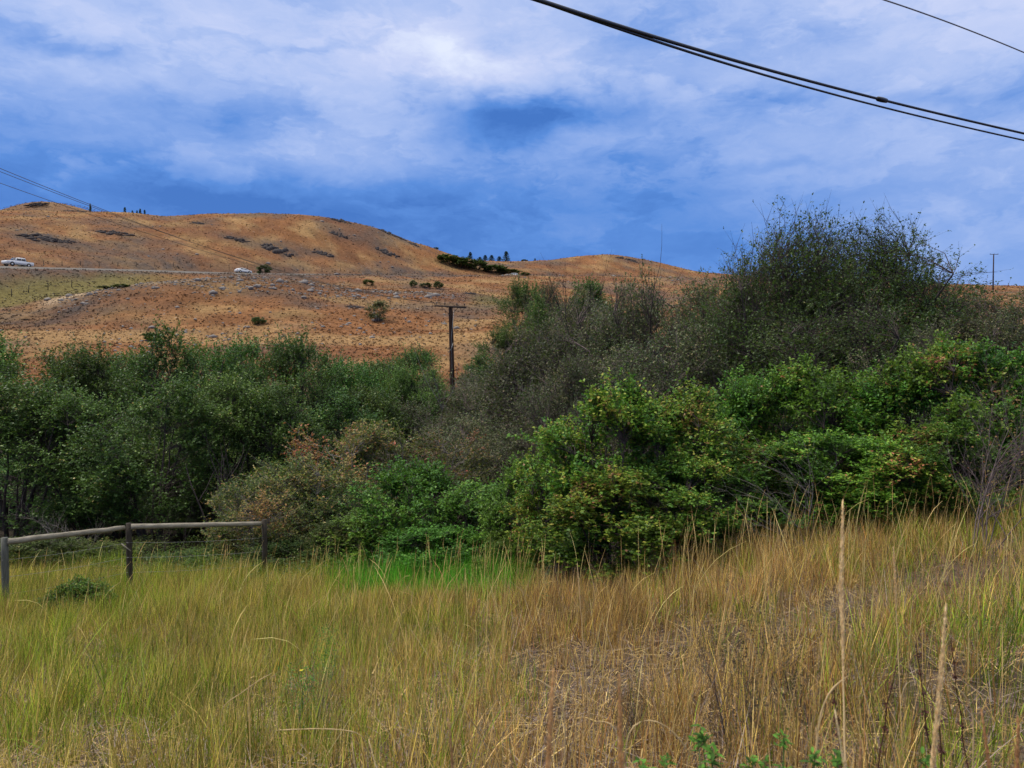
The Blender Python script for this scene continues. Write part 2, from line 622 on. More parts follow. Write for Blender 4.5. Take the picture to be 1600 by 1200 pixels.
M = {}
M['leaf_tree'] = mat_leaf('willow_leaf', trans=.22, stops= [(0.0, (0.031, 0.072, 0.017)), (0.4, (0.062, 0.134, 0.028)), (0.75, (0.113, 0.219, 0.043)), (0.93, (0.193, 0.291, 0.065)), (1.0, (0.419, 0.349, 0.107))])
M['leaf_bright'] = mat_leaf('bright_leaf', [(0.0, (0.052, 0.115, 0.018)), (0.45, (0.098, 0.230, 0.030)), (0.8, (0.184, 0.356, 0.046)), (1.0, (0.322, 0.460, 0.092))])
M['leaf_yellow'] = mat_leaf('yellowing_leaf', [(0.0, (0.040, 0.107, 0.017)), (0.35, (0.079, 0.189, 0.023)), (0.62, (0.171, 0.277, 0.036)), (0.82, (0.341, 0.365, 0.055)), (0.92, (0.386, 0.252, 0.072)), (1.0, (0.273, 0.138, 0.064))])
M['leaf_green'] = mat_leaf('chokecherry_leaf', [(0.0, (0.044, 0.109, 0.017)), (0.4, (0.086, 0.201, 0.023)), (0.7, (0.173, 0.311, 0.037)), (0.86, (0.311, 0.368, 0.069)), (0.94, (0.437, 0.230, 0.092)), (1.0, (0.391, 0.150, 0.081))])
M['leaf_dark'] = mat_leaf('hawthorn_leaf', [(0.0, (.022, .050, .014)), (0.5, (.042, .088, .022)), (0.85, (.085, .14, .04)), (1.0, (.17, .17, .07))], trans=0.25)
M['leaf_brush'] = mat_leaf('brush_leaf', [(0.0, (0.042, 0.066, 0.030)), (0.45, (0.084, 0.102, 0.042)), (0.75, (0.156, 0.150, 0.066)), (1.0, (0.264, 0.180, 0.120))], trans=0.2)
M['leaf_tan'] = mat_leaf('tan_leaf', [(0.0, (0.057, 0.098, 0.023)), (0.42, (0.115, 0.155, 0.034)), (0.62, (0.230, 0.196, 0.057)), (0.85, (0.368, 0.230, 0.092)), (1.0, (0.391, 0.161, 0.069))])
M['needle'] = mat_leaf('conifer_needle', [(0.0, (.012, .035, .018)), (0.6, (.025, .06, .026)), (1.0, (.05, .09, .04))], trans=0.1)
M['leaf_far'] = mat_leaf('distant_shrub_leaf', [(0.0, (.025, .05, .014)), (0.6, (.065, .10, .026)), (1.0, (.13, .14, .05))], trans=0.15)
M['leaf_under'] = mat_leaf('undergrowth_leaf', [(0.0, (.035, .065, .015)), (0.45, (.065, .105, .022)), (0.75, (.12, .15, .035)), (0.93, (.22, .19, .06)), (1.0, (.28, .18, .08))])
M['bark_grey'] = mat_bark('grey_bark', (.10, .085, .075), (.26, .23, .21))
M['bark_dark'] = mat_bark('dark_bark', (.03, .024, .022), (.085, .065, .06))
M['bark_purple'] = mat_bark('purple_grey_bark', (.08, .06, .06), (.19, .145, .135))
M['bark_bleached'] = mat_bark('bleached_bark', (.18, .16, .14), (.34, .31, .27))
M['grass'] = mat_attr('grass_blade', trans=0.30, rough=0.6)
M['tuft'] = mat_attr('hill_tuft', trans=0.1, rough=0.9)
M['rock'] = mat_plain('pale_lichen_rock', (.21, .19, .175), 0.9, 0.2, var=0.45, scale=3, bump=0.5)
M['rock_dark'] = mat_plain('dark_outcrop_rock', (.045, .038, .038), 0.9, 0.2, var=0.55, scale=2.0, bump=0.6)
M['rail'] = mat_wood('weathered_rail_wood', (.11, .095, .07), (.38, .34, .27), (0.8, 12, 12))
M['post'] = mat_wood('dark_post_wood', (.018, .014, .011), (.07, .058, .045), (10, 10, .8))
M['post_grey'] = mat_wood('grey_post_wood', (.05, .052, .045), (.15, .15, .13), (10, 10, .8))
M['pole'] = mat_wood('creosoted_pole_wood', (.018, .010, .008), (.06, .030, .020), (10, 10, .5))
M['crossarm'] = mat_wood('crossarm_wood', (.035, .025, .02), (.10, .07, .055), (.8, 10, 10))
M['glassy'] = mat_plain('brown_porcelain', (.06, .035, .025), 0.25, 0.5)
M['wire'] = mat_plain('galvanised_wire', (.30, .30, .30), 0.5, 0.5, 0.6)
M['wire_dark'] = mat_plain('dark_line_wire', (.14, .10, .07), 0.7, 0.3)
M['cable'] = mat_plain('black_cable_sheath', (.012, .012, .014), 0.45, 0.4)
M['cable_grey'] = mat_plain('grey_cable', (.18, .18, .20), 0.5, 0.4)


# ------------------------------------------------------------------ land
def in_ellipse(px, py, cx, cy, sx, sy):
    return np.exp(-0.7 * (((px - cx) / sx) ** 2 + ((py - cy) / sy) ** 2))


def field_edge(px):
    """depth at which the grass field ends against the bushes"""
    return np.interp(px, [-300, 0, 250, 420, 560, 700, 830, 850, 1100, 1150, 1300, 1600, 1900],
                     [20, 19, 17.5, 17.2, 16.6, 15.6, 14.2, 11.6, 11.2, 12.0, 11.8, 11.4, 11])


OUTCROPS = [
    (434, 391, 62, 13, 'largest dark rock outcrop in the middle of the left hill above the road'),
    (65, 373, 78, 9, 'wide flat dark outcrop on the far left of the hill above the pickup'),
    (180, 364, 60, 7, 'long grey outcrop right of the far left outcrop'),
    (309, 349, 26, 5, 'small dark outcrop just under the ridge in its middle'),
    (505, 397, 38, 8, 'grey outcrop right of the largest outcrop'),
    (528, 367, 34, 7, 'small dark outcrop high under the right ridge'),
    (604, 395, 44, 9, 'dark outcrop on the right shoulder of the left hill'),
    (532, 345, 40, 6, 'thin dark outcrop on the ridge line left of the falling ridge'),
    (605, 364, 34, 6, 'left rock band on the falling ridge'),
    (625, 372, 24, 6, 'middle rock band on the falling ridge'),
    (646, 382, 20, 6, 'right rock band on the falling ridge'),
    (60, 319, 40, 3, 'rocks on the top of the far left summit'),
    (118, 330, 40, 4, 'rocks on the right flank of the far left summit'),
    (370, 374, 44, 5, 'pale grey outcrop left above the largest outcrop'),
    (735, 459, 22, 7, 'small dark rock with dead wood above the utility pole'),
    (975, 404, 34, 5, 'rocks just right of the top of the knoll'),
    (992, 409, 18, 5, 'dark rock at the right shoulder of the knoll'),
    (555, 480, 32, 5, 'grey rock slab on the mound left of the lone dark bush'),
    (100, 377, 40, 5, 'eastern end of the wide flat outcrop, smaller'),
]


def depth_of(px, py, y0=100, y1=420):
    """first depth at which the land is seen at this row of the photo"""
    Y = np.linspace(y0, y1, 1200)
    z = ground((px - 800) / F * Y, Y)
    row = HZ - z / Y * F
    k = np.nonzero(row <= py)[0]
    return float(Y[k[0]]) if len(k) else y1


OUT_Y = {(a[0], a[1]): depth_of(a[0], a[1], 100, 470) for a in OUTCROPS}


def land_colour(x, y, z):
    """base colour of the soil and dry ground cover at each point"""
    r = np.hypot(x, y)
    Y = np.maximum(y, 0.5)
    px = 800 + F * x / Y
    n1 = fbm(x / 14, y / 14, 4); n2 = fbm(x / 4, y / 4, 3); n3 = fbm(x / 45 + 5, y / 45, 3)
    orange = np.array([.205, .094, .038]); gold = np.array([.27, .165, .072]); red = np.array([.14, .062, .032])
    grey = np.array([.088, .068, .058]); green = np.array([.12, .13, .04]); litter = np.array([.075, .055, .042]); soil = np.array([.12, .092, .068])
    c = orange[None] + (gold - orange)[None] * sstep(-0.15, 0.35, n1)[:, None]
    c = c + (red - c) * (sstep(0.05, 0.45, n3 - n2 * 0.4) * 0.75)[:, None]
    rk = rocky(x, y)
    strk = fbm(x / 9 + 50, y / 3.2, 3)
    c = c * np.clip(1 + .55 * strk, .5, 1.5)[:, None]
    # the cut bank below the road and the slope below the mound are stony
    rd = Y - ev(RY, px)
    bank = sstep(-46, -26, rd) * (1 - sstep(-9, -6, rd)) * sstep(300, 460, px)
    bank2 = sstep(-24, -14, rd) * (1 - sstep(-9, -6, rd)) * (1 - sstep(350, 460, px))
    mdep = Y - ev(MY, px)
    stony = sstep(-22, -8, mdep) * (1 - sstep(-6, 2, mdep)) * sstep(60, 120, px) * 0.6
    above = sstep(6, 10, rd) * (1 - sstep(16, 36, rd)) * 0.8
    g = np.clip(rk * 0.8 + bank * 1.0 + bank2 * 1.0 + stony + above, 0, 1) * np.clip(0.8 + 0.9 * n2, 0, 1)
    c = c + (grey - c) * g[:, None]
    cr = np.abs(Y - ev(CRY, px) + 10)
    c = c + (gold - c) * ((1 - sstep(6, 16, cr)) * (1 - sstep(180, 240, px)) * .8)[:, None]
    c = c + (np.array([.16, .10, .06]) - c) * (sstep(400, 420, Y) * (1 - sstep(250, 400, px)) * .7)[:, None]
    mc = np.exp(-((mdep + 1) / 6) ** 2) * sstep(40, 90, px) * (1 - sstep(300, 420, px))
    c = c + (np.array([.38, .29, .19]) - c) * (mc * .85)[:, None]
    fl_ = sstep(-34, -16, mdep) * (1 - sstep(-10, -3, mdep)) * (1 - sstep(560, 700, px))
    c = c * (1 - .28 * fl_ * np.clip(.6 + n2, 0, 1))[:, None]
    # damp green hollow behind the mound on the left, and near the bushes at the right end
    gr = sstep(2, 8, mdep) * (1 - sstep(-26, -14, rd)) * (1 - sstep(150, 330, px)) + sstep(720, 760, px) * (1 - sstep(800, 860, px)) * sstep(-40, -20, mdep) * (1 - sstep(-8, 12, mdep)) * 0.6
    c = c + (np.array([.15, .13, .042]) - c) * np.clip(gr, 0, 0.85)[:, None]
    for (opx, opy, ow, oh, _l) in OUTCROPS:
        oY = OUT_Y.get((opx, opy))
        if oY is None: continue
        oz = z if z is not None else 0
        row = HZ - z / Y * F
        q_ = np.exp(-((px - opx) / (ow * .75)) ** 2 - ((Y - oY) / (ow * oY / F * .55)) ** 2)
        c = c + (grey * .9 - c) * (q_ * np.clip(.7 + 1.2 * n2, 0, 1))[:, None]
    band = sstep(90, 93, Y) * (1 - sstep(99, 102, Y))
    c = c + (gold * 1.15 - c) * (band * 0.8)[:, None]
    # near ground
    nr = 1 - sstep(60, 82, r)
    m = sstep(-0.2, 0.3, fbm(x / 0.7, y / 0.7, 3))
    cn = litter[None] + (soil - litter)[None] * m[:, None]
    humus_shade = sstep(0, 1.5, r * np.cos(np.arctan2(x, y)) - field_edge(px))[:, None]
    cn = cn * (1 - humus_shade) + np.array([.035, .028, .02]) * humus_shade  # thicket floor: dark humus tone that also paints in the shade of the hollow
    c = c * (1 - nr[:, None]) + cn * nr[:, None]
    return c


def build_land():
    az = np.concatenate([np.arange(-180, -44, 3.0), np.arange(-44, 44.01, 0.22), np.arange(47, 179.9, 3.0)])
    az = R(1) * az
    rr = [0.3]
    while rr[-1] < 5200:
        s = 1.045 if rr[-1] < 70 else (1.0125 if rr[-1] < 480 else 1.07)
        rr.append(rr[-1] * s)
    rr = np.array(rr)
    A, RR = np.meshgrid(az, rr)
    x = (np.sin(A) * RR).ravel(); y = (np.cos(A) * RR).ravel()
    z = ground(x, y)
    na = len(az); nr = len(rr)
    i = np.arange(nr - 1)[:, None] * na
    j = np.arange(na)[None, :]
    j2 = (j + 1) % na
    q = np.stack([i + j, i + na + j, i + na + j2, i + j2], -1).reshape(-1, 4)[:, ::-1]
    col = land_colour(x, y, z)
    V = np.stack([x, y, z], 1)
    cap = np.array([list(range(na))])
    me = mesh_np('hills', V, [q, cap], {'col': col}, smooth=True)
    m, n = new_mat('dry_grassland')
    at_ = n.n('ShaderNodeAttribute'); at_.attribute_name = 'col'
    pos = n.n('ShaderNodeNewGeometry').outputs['Position']
    a = n.noise(pos, 0.9, 6, 0.72)
    b = n.noise(pos, 4.5, 5, 0.65)
    v = n.m('ADD', n.m('MULTIPLY', a, 1.1), n.m('MULTIPLY', b, 0.9))
    c = n.mix(1.0, at_.outputs['Color'], n.ramp(n.m('MULTIPLY', v, 0.5), [(0.34, (.50, .48, .48)), (0.5, (.98, .96, .94)), (0.64, (1.45, 1.48, 1.52))]), 'MULTIPLY')
    # sparse pale stones and dark scrub flecks
    vo = n.n('ShaderNodeTexVoronoi'); n.put(vo.inputs['Vector'], pos); vo.inputs['Scale'].default_value = 0.9
    fl = n.ramp(vo.outputs['Distance'], [(0.10, (1, 1, 1)), (0.22, (0, 0, 0))])
    sel = n.ramp(n.noise(pos, 0.25, 3, 0.6), [(0.55, (0, 0, 0)), (0.62, (1, 1, 1))])
    c = n.mix(n.m('MULTIPLY', n.m('MULTIPLY', fl, sel), 0.8), c, (.30, .27, .25, 1))
    finish(n, c, 0.95, 0.1, (v, 0.8, 0.35))
    o = link('hills', me, m)
    tag(o, kind='structure')
    return o


build_land()


def build_road():
    px = np.linspace(-250, 1300, 180)
    Y = ev(RY, px)
    ker = np.ones(9) / 9
    Y = np.convolve(np.pad(Y, 4, mode='edge'), ker, mode='valid')
    X = (px - 800) / F * Y
    Z = (HZ - ev(RP, px)) / F * ev(RY, px)
    Z = np.convolve(np.pad(Z, 4, mode='edge'), ker, mode='valid') + 0.15
    C = np.stack([X, Y, Z], 1)
    T = np.gradient(C, axis=0); T[:, 2] = 0
    T /= np.linalg.norm(T, axis=1, keepdims=True)
    N = np.stack([-T[:, 1], T[:, 0], np.zeros(len(T))], 1)
    prof = [(-8.2, -1.5), (-5.0, -0.04), (-3.6, 0.0), (0, 0.06), (3.6, 0.0), (5.0, -0.04), (8.0, -1.5)]

    def strip(pr, dz=0):
        V = np.stack([C + N * o_ + np.array([0, 0, z_ + dz]) for o_, z_ in pr], 1)
        k = len(pr)
        i = np.arange(len(C) - 1)[:, None] * k; j = np.arange(k - 1)[None]
        q = np.stack([i + j, i + k + j, i + k + j + 1, i + j + 1], -1).reshape(-1, 4)
        return V.reshape(-1, 3), q
    V, q = strip(prof)
    m, n = new_mat('old_asphalt')
    pos = n.n('ShaderNodeNewGeometry').outputs['Position']
    f = n.noise(pos, 0.6, 5, 0.6)
    finish(n, n.mix(f, (.10, .09, .08, 1), (.17, .15, .13, 1)), 0.9, 0.2)
    o = link('highway', mesh_np('highway', V, [q]), m)
    tag(o, kind='structure')
    for name, a, b, c in (('edge_line', 3.25, 3.4, (.75, .75, .72)), ('edge_line', -3.4, -3.25, (.75, .75, .72)), ('centre_line', -.08, .08, (.65, .45, .08))):
        V, q = strip([(a, .03), (b, .03)] if abs(a) > 1 else [(a, .085), (b, .085)])
        e = link(name, mesh_np(name, V, [q]), mat_plain(name + '_paint', c, .8, .2), o)
        e['kind'] = 'structure'
    return C, T


ROAD_C, ROAD_T = build_road()


# ------------------------------------------------------------------ hill cover (stuff)
def build_hill_tufts():
    N = 75000
    Ymin, Ymax = 72.0, 470.0
    u = RNG.random(N)
    Y = Ymin * (Ymax / Ymin) ** (u ** 0.95)
    px = RNG.uniform(-130, 1730, N)
    x = (px - 800) / F * Y
    rd = np.abs(Y - ev(RY, px))
    keep = rd > 8.5
    x = x[keep]; Y = Y[keep]; px = px[keep]
    z = ground(x, Y)
    col = land_colour(x, Y, z)
    rv = RNG.random(len(x))
    col = col * (0.72 + 0.55 * rv)[:, None]
    pick = RNG.random(len(x))
    rdn = (Y - ev(RY, px))
    sage = (pick < 0.06) | ((pick < 0.4) & (rdn > -46) & (rdn < 30))
    col[sage] = np.array([.115, .095, .065]) * RNG.uniform(.5, 1.4, (sage.sum(), 1))
    pale = pick > 0.90
    col[pale] = np.array([.27, .19, .11]) * RNG.uniform(.7, 1.15, (pale.sum(), 1))
    h = RNG.uniform(0.08, 0.24, len(x)) * (0.8 + Y / 450)
    n = len(x)
    ncard = 3
    Vs = []; 
    base = np.stack([x, Y, z - 0.05], 1)
    for k in range(ncard):
        a = RNG.uniform(0, 6.283, n)
        w = h * RNG.uniform(0.5, 1.1, n)
        off = RNG.normal(0, 0.18, (n, 2)) * h[:, None] * 2
        b = base.copy(); b[:, :2] += off
        d = np.stack([np.cos(a) * w, np.sin(a) * w, np.zeros(n)], 1)
        tip = b.copy(); tip[:, 2] += h * RNG.uniform(.7, 1.2, n); tip[:, :2] += RNG.normal(0, .3, (n, 2)) * h[:, None]
        Vs.append(np.stack([b - d, b + d, tip], 1))
    V = np.concatenate(Vs, 0).reshape(-1, 3)
    f = np.arange(len(V)).reshape(-1, 3)
    c = np.repeat(np.concatenate([col] * ncard), 3, axis=0)
    o = link('dry_hill_grass', mesh_np('dry_hill_grass', V, [f], {'col': c}), M['tuft'])
    tag(o, 'dry orange bunch grass and grey sage tufts covering the hillside', 'grass', kind='stuff')


build_hill_tufts()


def rock_mesh(name, seed, s=(1, 1, .6), sub=2, rough=.28):
    import bmesh
    rs = random.Random(seed)
    bm = bmesh.new()
    bmesh.ops.create_icosphere(bm, subdivisions=sub, radius=1.0)
    planes = [(Vector((rs.gauss(0, 1), rs.gauss(0, 1), rs.gauss(0, 1))).normalized(), rs.uniform(.55, .9)) for _ in range(9)]
    for v in bm.verts:
        for nrm, d in planes:
            e = v.co.dot(nrm) - d
            if e > 0:
                v.co -= nrm * e * 0.9
        v.co *= 1 + rs.uniform(-rough, rough) * .3
        v.co.x *= s[0]; v.co.y *= s[1]; v.co.z *= s[2]
    me = bpy.data.meshes.new(name)
    bm.to_mesh(me); bm.free()
    return me


def rock_arrays(me):
    V = np.empty(len(me.vertices) * 3, np.float32); me.vertices.foreach_get('co', V)
    f = np.array([tuple(p.vertices) for p in me.polygons])
    return V.reshape(-1, 3), f


def build_stones():
    protos = [rock_arrays(rock_mesh('t', s, (1, .8, .55), 1)) for s in range(5)]
    mb = MB()
    spots = []
    regions = [  # px, py-independent: px range, depth offset from the mound crest, how many
        (90, 300, -14, -1, 150, .5), (300, 560, -26, -2, 320, .5), (540, 720, -22, -2, 200, .5), (330, 560, 8, 60, 120, .45),
        (160, 420, -55, -40, 60, .55), (430, 700, -60, -35, 60, .5), (0, 760, -70, 0, 160, .35)]
    for (a, b, d0, d1, n, sz) in regions:
        for _ in range(n):
            px = RNG.uniform(a, b); Y = float(ev(MY, px)) + RNG.uniform(d0, d1)
            if abs(Y - float(ev(RY, px))) < 8: continue
            spots.append((px, Y, sz))
    for _ in range(420):
        px = RNG.uniform(-60, 1100); Y = RNG.uniform(225, 360)
        if abs(Y - float(ev(RY, px))) < 8: continue
        x = (px - 800) / F * Y
        if rocky(np.array([x]), np.array([Y]))[0] < .2: continue
        spots.append((px, Y, .8))
    px = np.array([s[0] for s in spots]); Y = np.array([s[1] for s in spots])
    x = (px - 800) / F * Y
    z = ground(x, Y)
    for i, s in enumerate(spots):
        V, f = protos[i % 5]
        sc = s[2] * RNG.lognormal(-.75, .5)
        a = RNG.uniform(0, 6.28)
        Rm = np.array([[math.cos(a), -math.sin(a), 0], [math.sin(a), math.cos(a), 0], [0, 0, 1]])
        mb.add((V * sc) @ Rm.T + np.array([x[i], Y[i], z[i] + .05 * sc]), [f])
    o = mb.build('scattered_stones', M['rock'])
    tag(o, 'pale lichen covered stones strewn over the orange slopes', 'stones', kind='stuff')


build_stones()


# ------------------------------------------------------------------ leaves and shrubs
def leaf_quads(Pb, D, L, W, rng, up=0.55, fold=0.25):
    """rhombic folded leaves: base points Pb (N,3), directions D, lengths L, widths W"""
    N = len(Pb)
    D = D / (np.linalg.norm(D, axis=1, keepdims=True) + 1e-9)
    nr = rng.normal(0, 1, (N, 3)) * (1 - up)
    nr[:, 2] += up * 1.6
    S = np.cross(D, nr); S /= np.linalg.norm(S, axis=1, keepdims=True) + 1e-9
    Nn = np.cross(S, D)
    mid = Pb + D * (L * 0.5)[:, None]
    tip = Pb + D * L[:, None] - Nn * (L * .12)[:, None]
    l = mid + S * (W * .5)[:, None] + Nn * (W * fold * .5)[:, None]
    r = mid - S * (W * .5)[:, None] + Nn * (W * fold * .5)[:, None]
    V = np.stack([Pb, r, tip, l], 1).reshape(-1, 3)
    f = np.arange(N * 4).reshape(-1, 4)
    return V, f


def shrub(seed, H, W, stems=7, twigs=420, tl=5, lv=12, leaf=(.055, .032), bare=0.12, shoots=14, outer=.55,
          twig_len=.42, spread=.75, lump=.28, stem_r=.045, leaf_keep=1.0, tint_patch=.35, tint_bias=0.0, base_r=.25, top_sparse=0.0, lean=0.0, thick=1.0, boughs=26):
    """returns (branches mesh, leaves mesh): a multi-stemmed bush built stem > branch > twig > leaf"""
    rg = np.random.default_rng(seed)
    cz = bare * H + (1 - bare) * H * .5
    az_ = (1 - bare) * H * .5
    rx = W / 2
    bumps = rg.normal(0, 1, (9, 3)); bumps /= np.linalg.norm(bumps, axis=1, keepdims=True)
    amp = rg.uniform(-.5, 1, 9) * lump

    def env(dr):
        s = np.ones(len(dr))
        for b, a in zip(bumps, amp):
            s += a * np.clip(dr @ b, 0, 1) ** 4
        return s
    # tips inside the envelope
    big = twigs * 3
    dr = rg.normal(0, 1, (big, 3)); dr /= np.linalg.norm(dr, axis=1, keepdims=True)
    dr[:, 2] = np.where(dr[:, 2] < -.85, -dr[:, 2], dr[:, 2])
    rad = (outer + (1 - outer) * rg.random(big) ** .7) * env(dr)
    # boughs: tips gather round a few dozen bough ends and leave gaps between them
    pt = dr * rad[:, None] * np.array([rx, rx, az_])
    nb = boughs
    bd = rg.normal(0, 1, (nb, 3)); bd /= np.linalg.norm(bd, axis=1, keepdims=True); bd[:, 2] = np.where(bd[:, 2] < -.85, -bd[:, 2], bd[:, 2])
    bc = bd * ((.55 + .45 * rg.random(nb)) * env(bd))[:, None] * np.array([rx, rx, az_])
    dist = np.sqrt(((pt[:, None] - bc[None]) ** 2).sum(2)).min(1)
    o_ = np.argsort(dist + rg.random(big) * .22 * rx)[:twigs]
    dr = dr[o_]; rad = rad[o_]
    pm = rg.permutation(twigs); dr = dr[pm]; rad = rad[pm]
    tips = dr * rad[:, None] * np.array([rx, rx, az_]) * 0.9
    tips[:, 2] += cz
    ns = min(shoots, twigs)
    tips[:ns, 2] += rg.uniform(.02, .13, ns) * H * (dr[:ns, 2] > 0)
    tips[:ns, :2] *= rg.uniform(.92, 1.15, (ns, 1))
    tips[:, 0] += lean * np.clip(tips[:, 2], 0, None)
    tips[:, 2] = np.maximum(tips[:, 2], .12)
    # stems
    Ks = 8
    aa = rg.uniform(0, 6.283) + np.arange(stems) * 6.283 / stems + rg.normal(0, .3, stems)
    sp = rg.uniform(.25, 1, stems) * spread * rx
    top = np.stack([np.cos(aa) * sp, np.sin(aa) * sp, H * rg.uniform(.62, .9, stems) - sp * .25], 1)
    top[:, 0] += lean * top[:, 2]
    bs = np.stack([np.cos(aa) * base_r * rg.random(stems), np.sin(aa) * base_r * rg.random(stems), np.full(stems, -.25)], 1)
    t = np.linspace(0, 1, Ks)
    S = bs[:, None] * (1 - t)[None, :, None] + top[:, None] * t[None, :, None]
    S[..., :2] = bs[:, None, :2] + (top - bs)[:, None, :2] * (t ** 1.5)[None, :, None]
    wob = rg.normal(0, .035 * H / 3, (stems, Ks, 3)); wob[:, 0] = 0
    S += np.cumsum(wob, axis=1) * .5
    SR = stem_r * rg.uniform(.6, 1.15, (stems, 1)) * (1 - .82 * t)[None]
    mb = MB()
    V, f = tubes(S, SR, 6); mb.add(V, [f])
    # branches to tips
    cand = S[:, 1:].reshape(-1, 3)
    dd = np.linalg.norm(tips[:, None, :2] - cand[None, :, :2], axis=2) * 1.0 + np.abs(tips[:, None, 2] - cand[None, :, 2]) * .8 + np.where(cand[None, :, 2] > tips[:, None, 2] - .05 * H, H, 0)
    st = cand[np.argmin(dd + rg.random(dd.shape) * .12 * H, axis=1)]
    Kb = 5
    tb = np.linspace(0, 1, Kb)
    B = st[:, None] * (1 - tb)[None, :, None] + tips[:, None] * tb[None, :, None]
    ln = np.linalg.norm(tips - st, axis=1)
    B[:, :, 2] += (np.sin(tb * math.pi)[None] * ln[:, None] * rg.uniform(-.05, .18, (twigs, 1)))
    B[:, 1:-1] += rg.normal(0, .045, (twigs, Kb - 2, 3)) * ln[:, None, None]
    BR = thick * (0.0035 + .010 * np.clip(ln / 2, 0, 1))[:, None] * (1 - .75 * tb)[None]
    V, f = tubes(B, BR, 3); mb.add(V, [f])
    # twiglets
    n = twigs * tl
    bi = np.repeat(np.arange(twigs), tl)
    tt = rg.uniform(.35, 1.0, n) ** .8
    seg = np.clip((tt * (Kb - 1)).astype(int), 0, Kb - 2); fr = tt * (Kb - 1) - seg
    p0 = B[bi, seg] * (1 - fr)[:, None] + B[bi, seg + 1] * fr[:, None]
    out = B[bi, -1] - B[bi, 0]; out /= np.linalg.norm(out, axis=1, keepdims=True) + 1e-9
    d = out * .8 + rg.normal(0, .6, (n, 3)); d[:, 2] += .35
    d /= np.linalg.norm(d, axis=1, keepdims=True)
    tlen = twig_len * rg.uniform(.4, 1.1, n)
    p1 = p0 + d * (tlen * .5)[:, None] + rg.normal(0, .02, (n, 3))
    p2 = p0 + d * tlen[:, None]; p2[:, 2] += rg.uniform(-.03, .12, n) * tlen
    TW = np.stack([p0, p2], 1)
    TR = thick * np.array([.0038, .0012])[None] * rg.uniform(.7, 1.3, (n, 1))
    V, f = tubes(TW, TR, 3); mb.add(V, [f])
    br = mb.mesh('branches')
    # leaves
    m = n * lv
    ti = np.repeat(np.arange(n), lv)
    kp = rg.random(m) < leaf_keep
    if top_sparse > 0:
        zr = np.clip((p2[ti, 2] / H - .55) / .45, 0, 1)
        kp &= rg.random(m) > zr * top_sparse
    # leafless patches
    ph = rg.uniform(0, 10, 3)
    ti = ti[kp]; m = len(ti)
    s = rg.uniform(.1, 1.05, m)
    q = np.where((s < .5)[:, None], p0[ti] + (p1 - p0)[ti] * (s * 2)[:, None], p1[ti] + (p2 - p1)[ti] * (s * 2 - 1)[:, None])
    ld = d[ti] * .6 + rg.normal(0, .75, (m, 3)); ld[:, 2] -= .05
    L = leaf[0] * rg.uniform(.6, 1.2, m); Wd = leaf[1] * rg.uniform(.7, 1.2, m)
    V, f = leaf_quads(q, ld, L, Wd, rg)
    c1 = np.sin(q[:, 0] * 2.1 + ph[0]) * np.sin(q[:, 1] * 2.3 + ph[1]) * np.sin(q[:, 2] * 1.9 + ph[2])
    tint = .38 + tint_bias + tint_patch * c1 + rg.normal(0, .19, m) + np.repeat(rg.normal(0, .14, n), lv)[np.nonzero(kp)[0]]
    tint = np.clip(tint, 0, 1)
    lm = mesh_np('leaves', V, [f], {'tint': np.repeat(tint, 4)})
    return br, lm


PROTO = {}


def proto(key, meshes, bark, leaf, H, W):
    zz = np.empty(len(meshes[1].vertices) * 3, np.float32); meshes[1].vertices.foreach_get('co', zz)
    H = float(np.percentile(zz[2::3], 99.7)); W = float(np.percentile(np.abs(zz[0::3]), 97)) * 2
    PROTO[key] = (meshes, M[bark], M[leaf], H, W)


for i in range(3):
    proto('tree%d' % i, shrub(100 + i, 6.5, 4.4, stems=8, twigs=430, tl=7, lv=10, leaf=(.085, .055), bare=.03, stem_r=.06, twig_len=.62, outer=.55, shoots=60, lump=.5, tint_patch=.25, boughs=32), 'bark_dark', 'leaf_tree', 6.5, 4.4)
for i in range(2):
    proto('yellow%d' % i, shrub(200 + i, 3.3, 2.6, stems=8, twigs=430, tl=6, lv=10, leaf=(.062, .044), bare=.05, stem_r=.03, twig_len=.34, tint_patch=.3, tint_bias=.08), 'bark_dark', 'leaf_yellow', 3.3, 2.6)
for i in range(2):
    proto('green%d' % i, shrub(300 + i, 3.2, 2.8, stems=8, twigs=430, tl=6, lv=13, leaf=(.068, .036), bare=.04, stem_r=.03, twig_len=.38, lump=.4, tint_patch=.45, tint_bias=.05), 'bark_dark', 'leaf_green', 3.2, 2.8)
proto('dark0', shrub(401, 8.0, 8.4, stems=13, twigs=1100, tl=7, lv=9, leaf=(.075, .045), bare=.05, stem_r=.10, twig_len=.6, shoots=150, boughs=90, lump=.3, outer=.45, top_sparse=.8, base_r=.5, spread=.85), 'bark_dark', 'leaf_dark', 8.0, 8.4)
proto('dark1', shrub(402, 5.5, 4.4, stems=9, twigs=480, tl=7, lv=8, leaf=(.075, .045), bare=.05, stem_r=.06, twig_len=.55, shoots=70, lump=.35, outer=.5, top_sparse=.8), 'bark_dark', 'leaf_dark', 5.5, 4.4)
for i in range(3):
    proto('brush%d' % i, shrub(500 + i, 5.0, 4.2, stems=10, twigs=430, tl=7, lv=7, leaf=(.066, .042), bare=.02, stem_r=.035, twig_len=.6, shoots=50, outer=.45, spread=.9, thick=1.25, lump=.4, tint_patch=.3), 'bark_purple', 'leaf_brush', 5.0, 4.2)
for i in range(2):
    proto('low%d' % i, shrub(600 + i, 2.2, 2.3, stems=8, twigs=300, tl=6, lv=10, leaf=(.060, .034), bare=.02, stem_r=.02, twig_len=.3), 'bark_dark', 'leaf_bright', 2.2, 2.3)
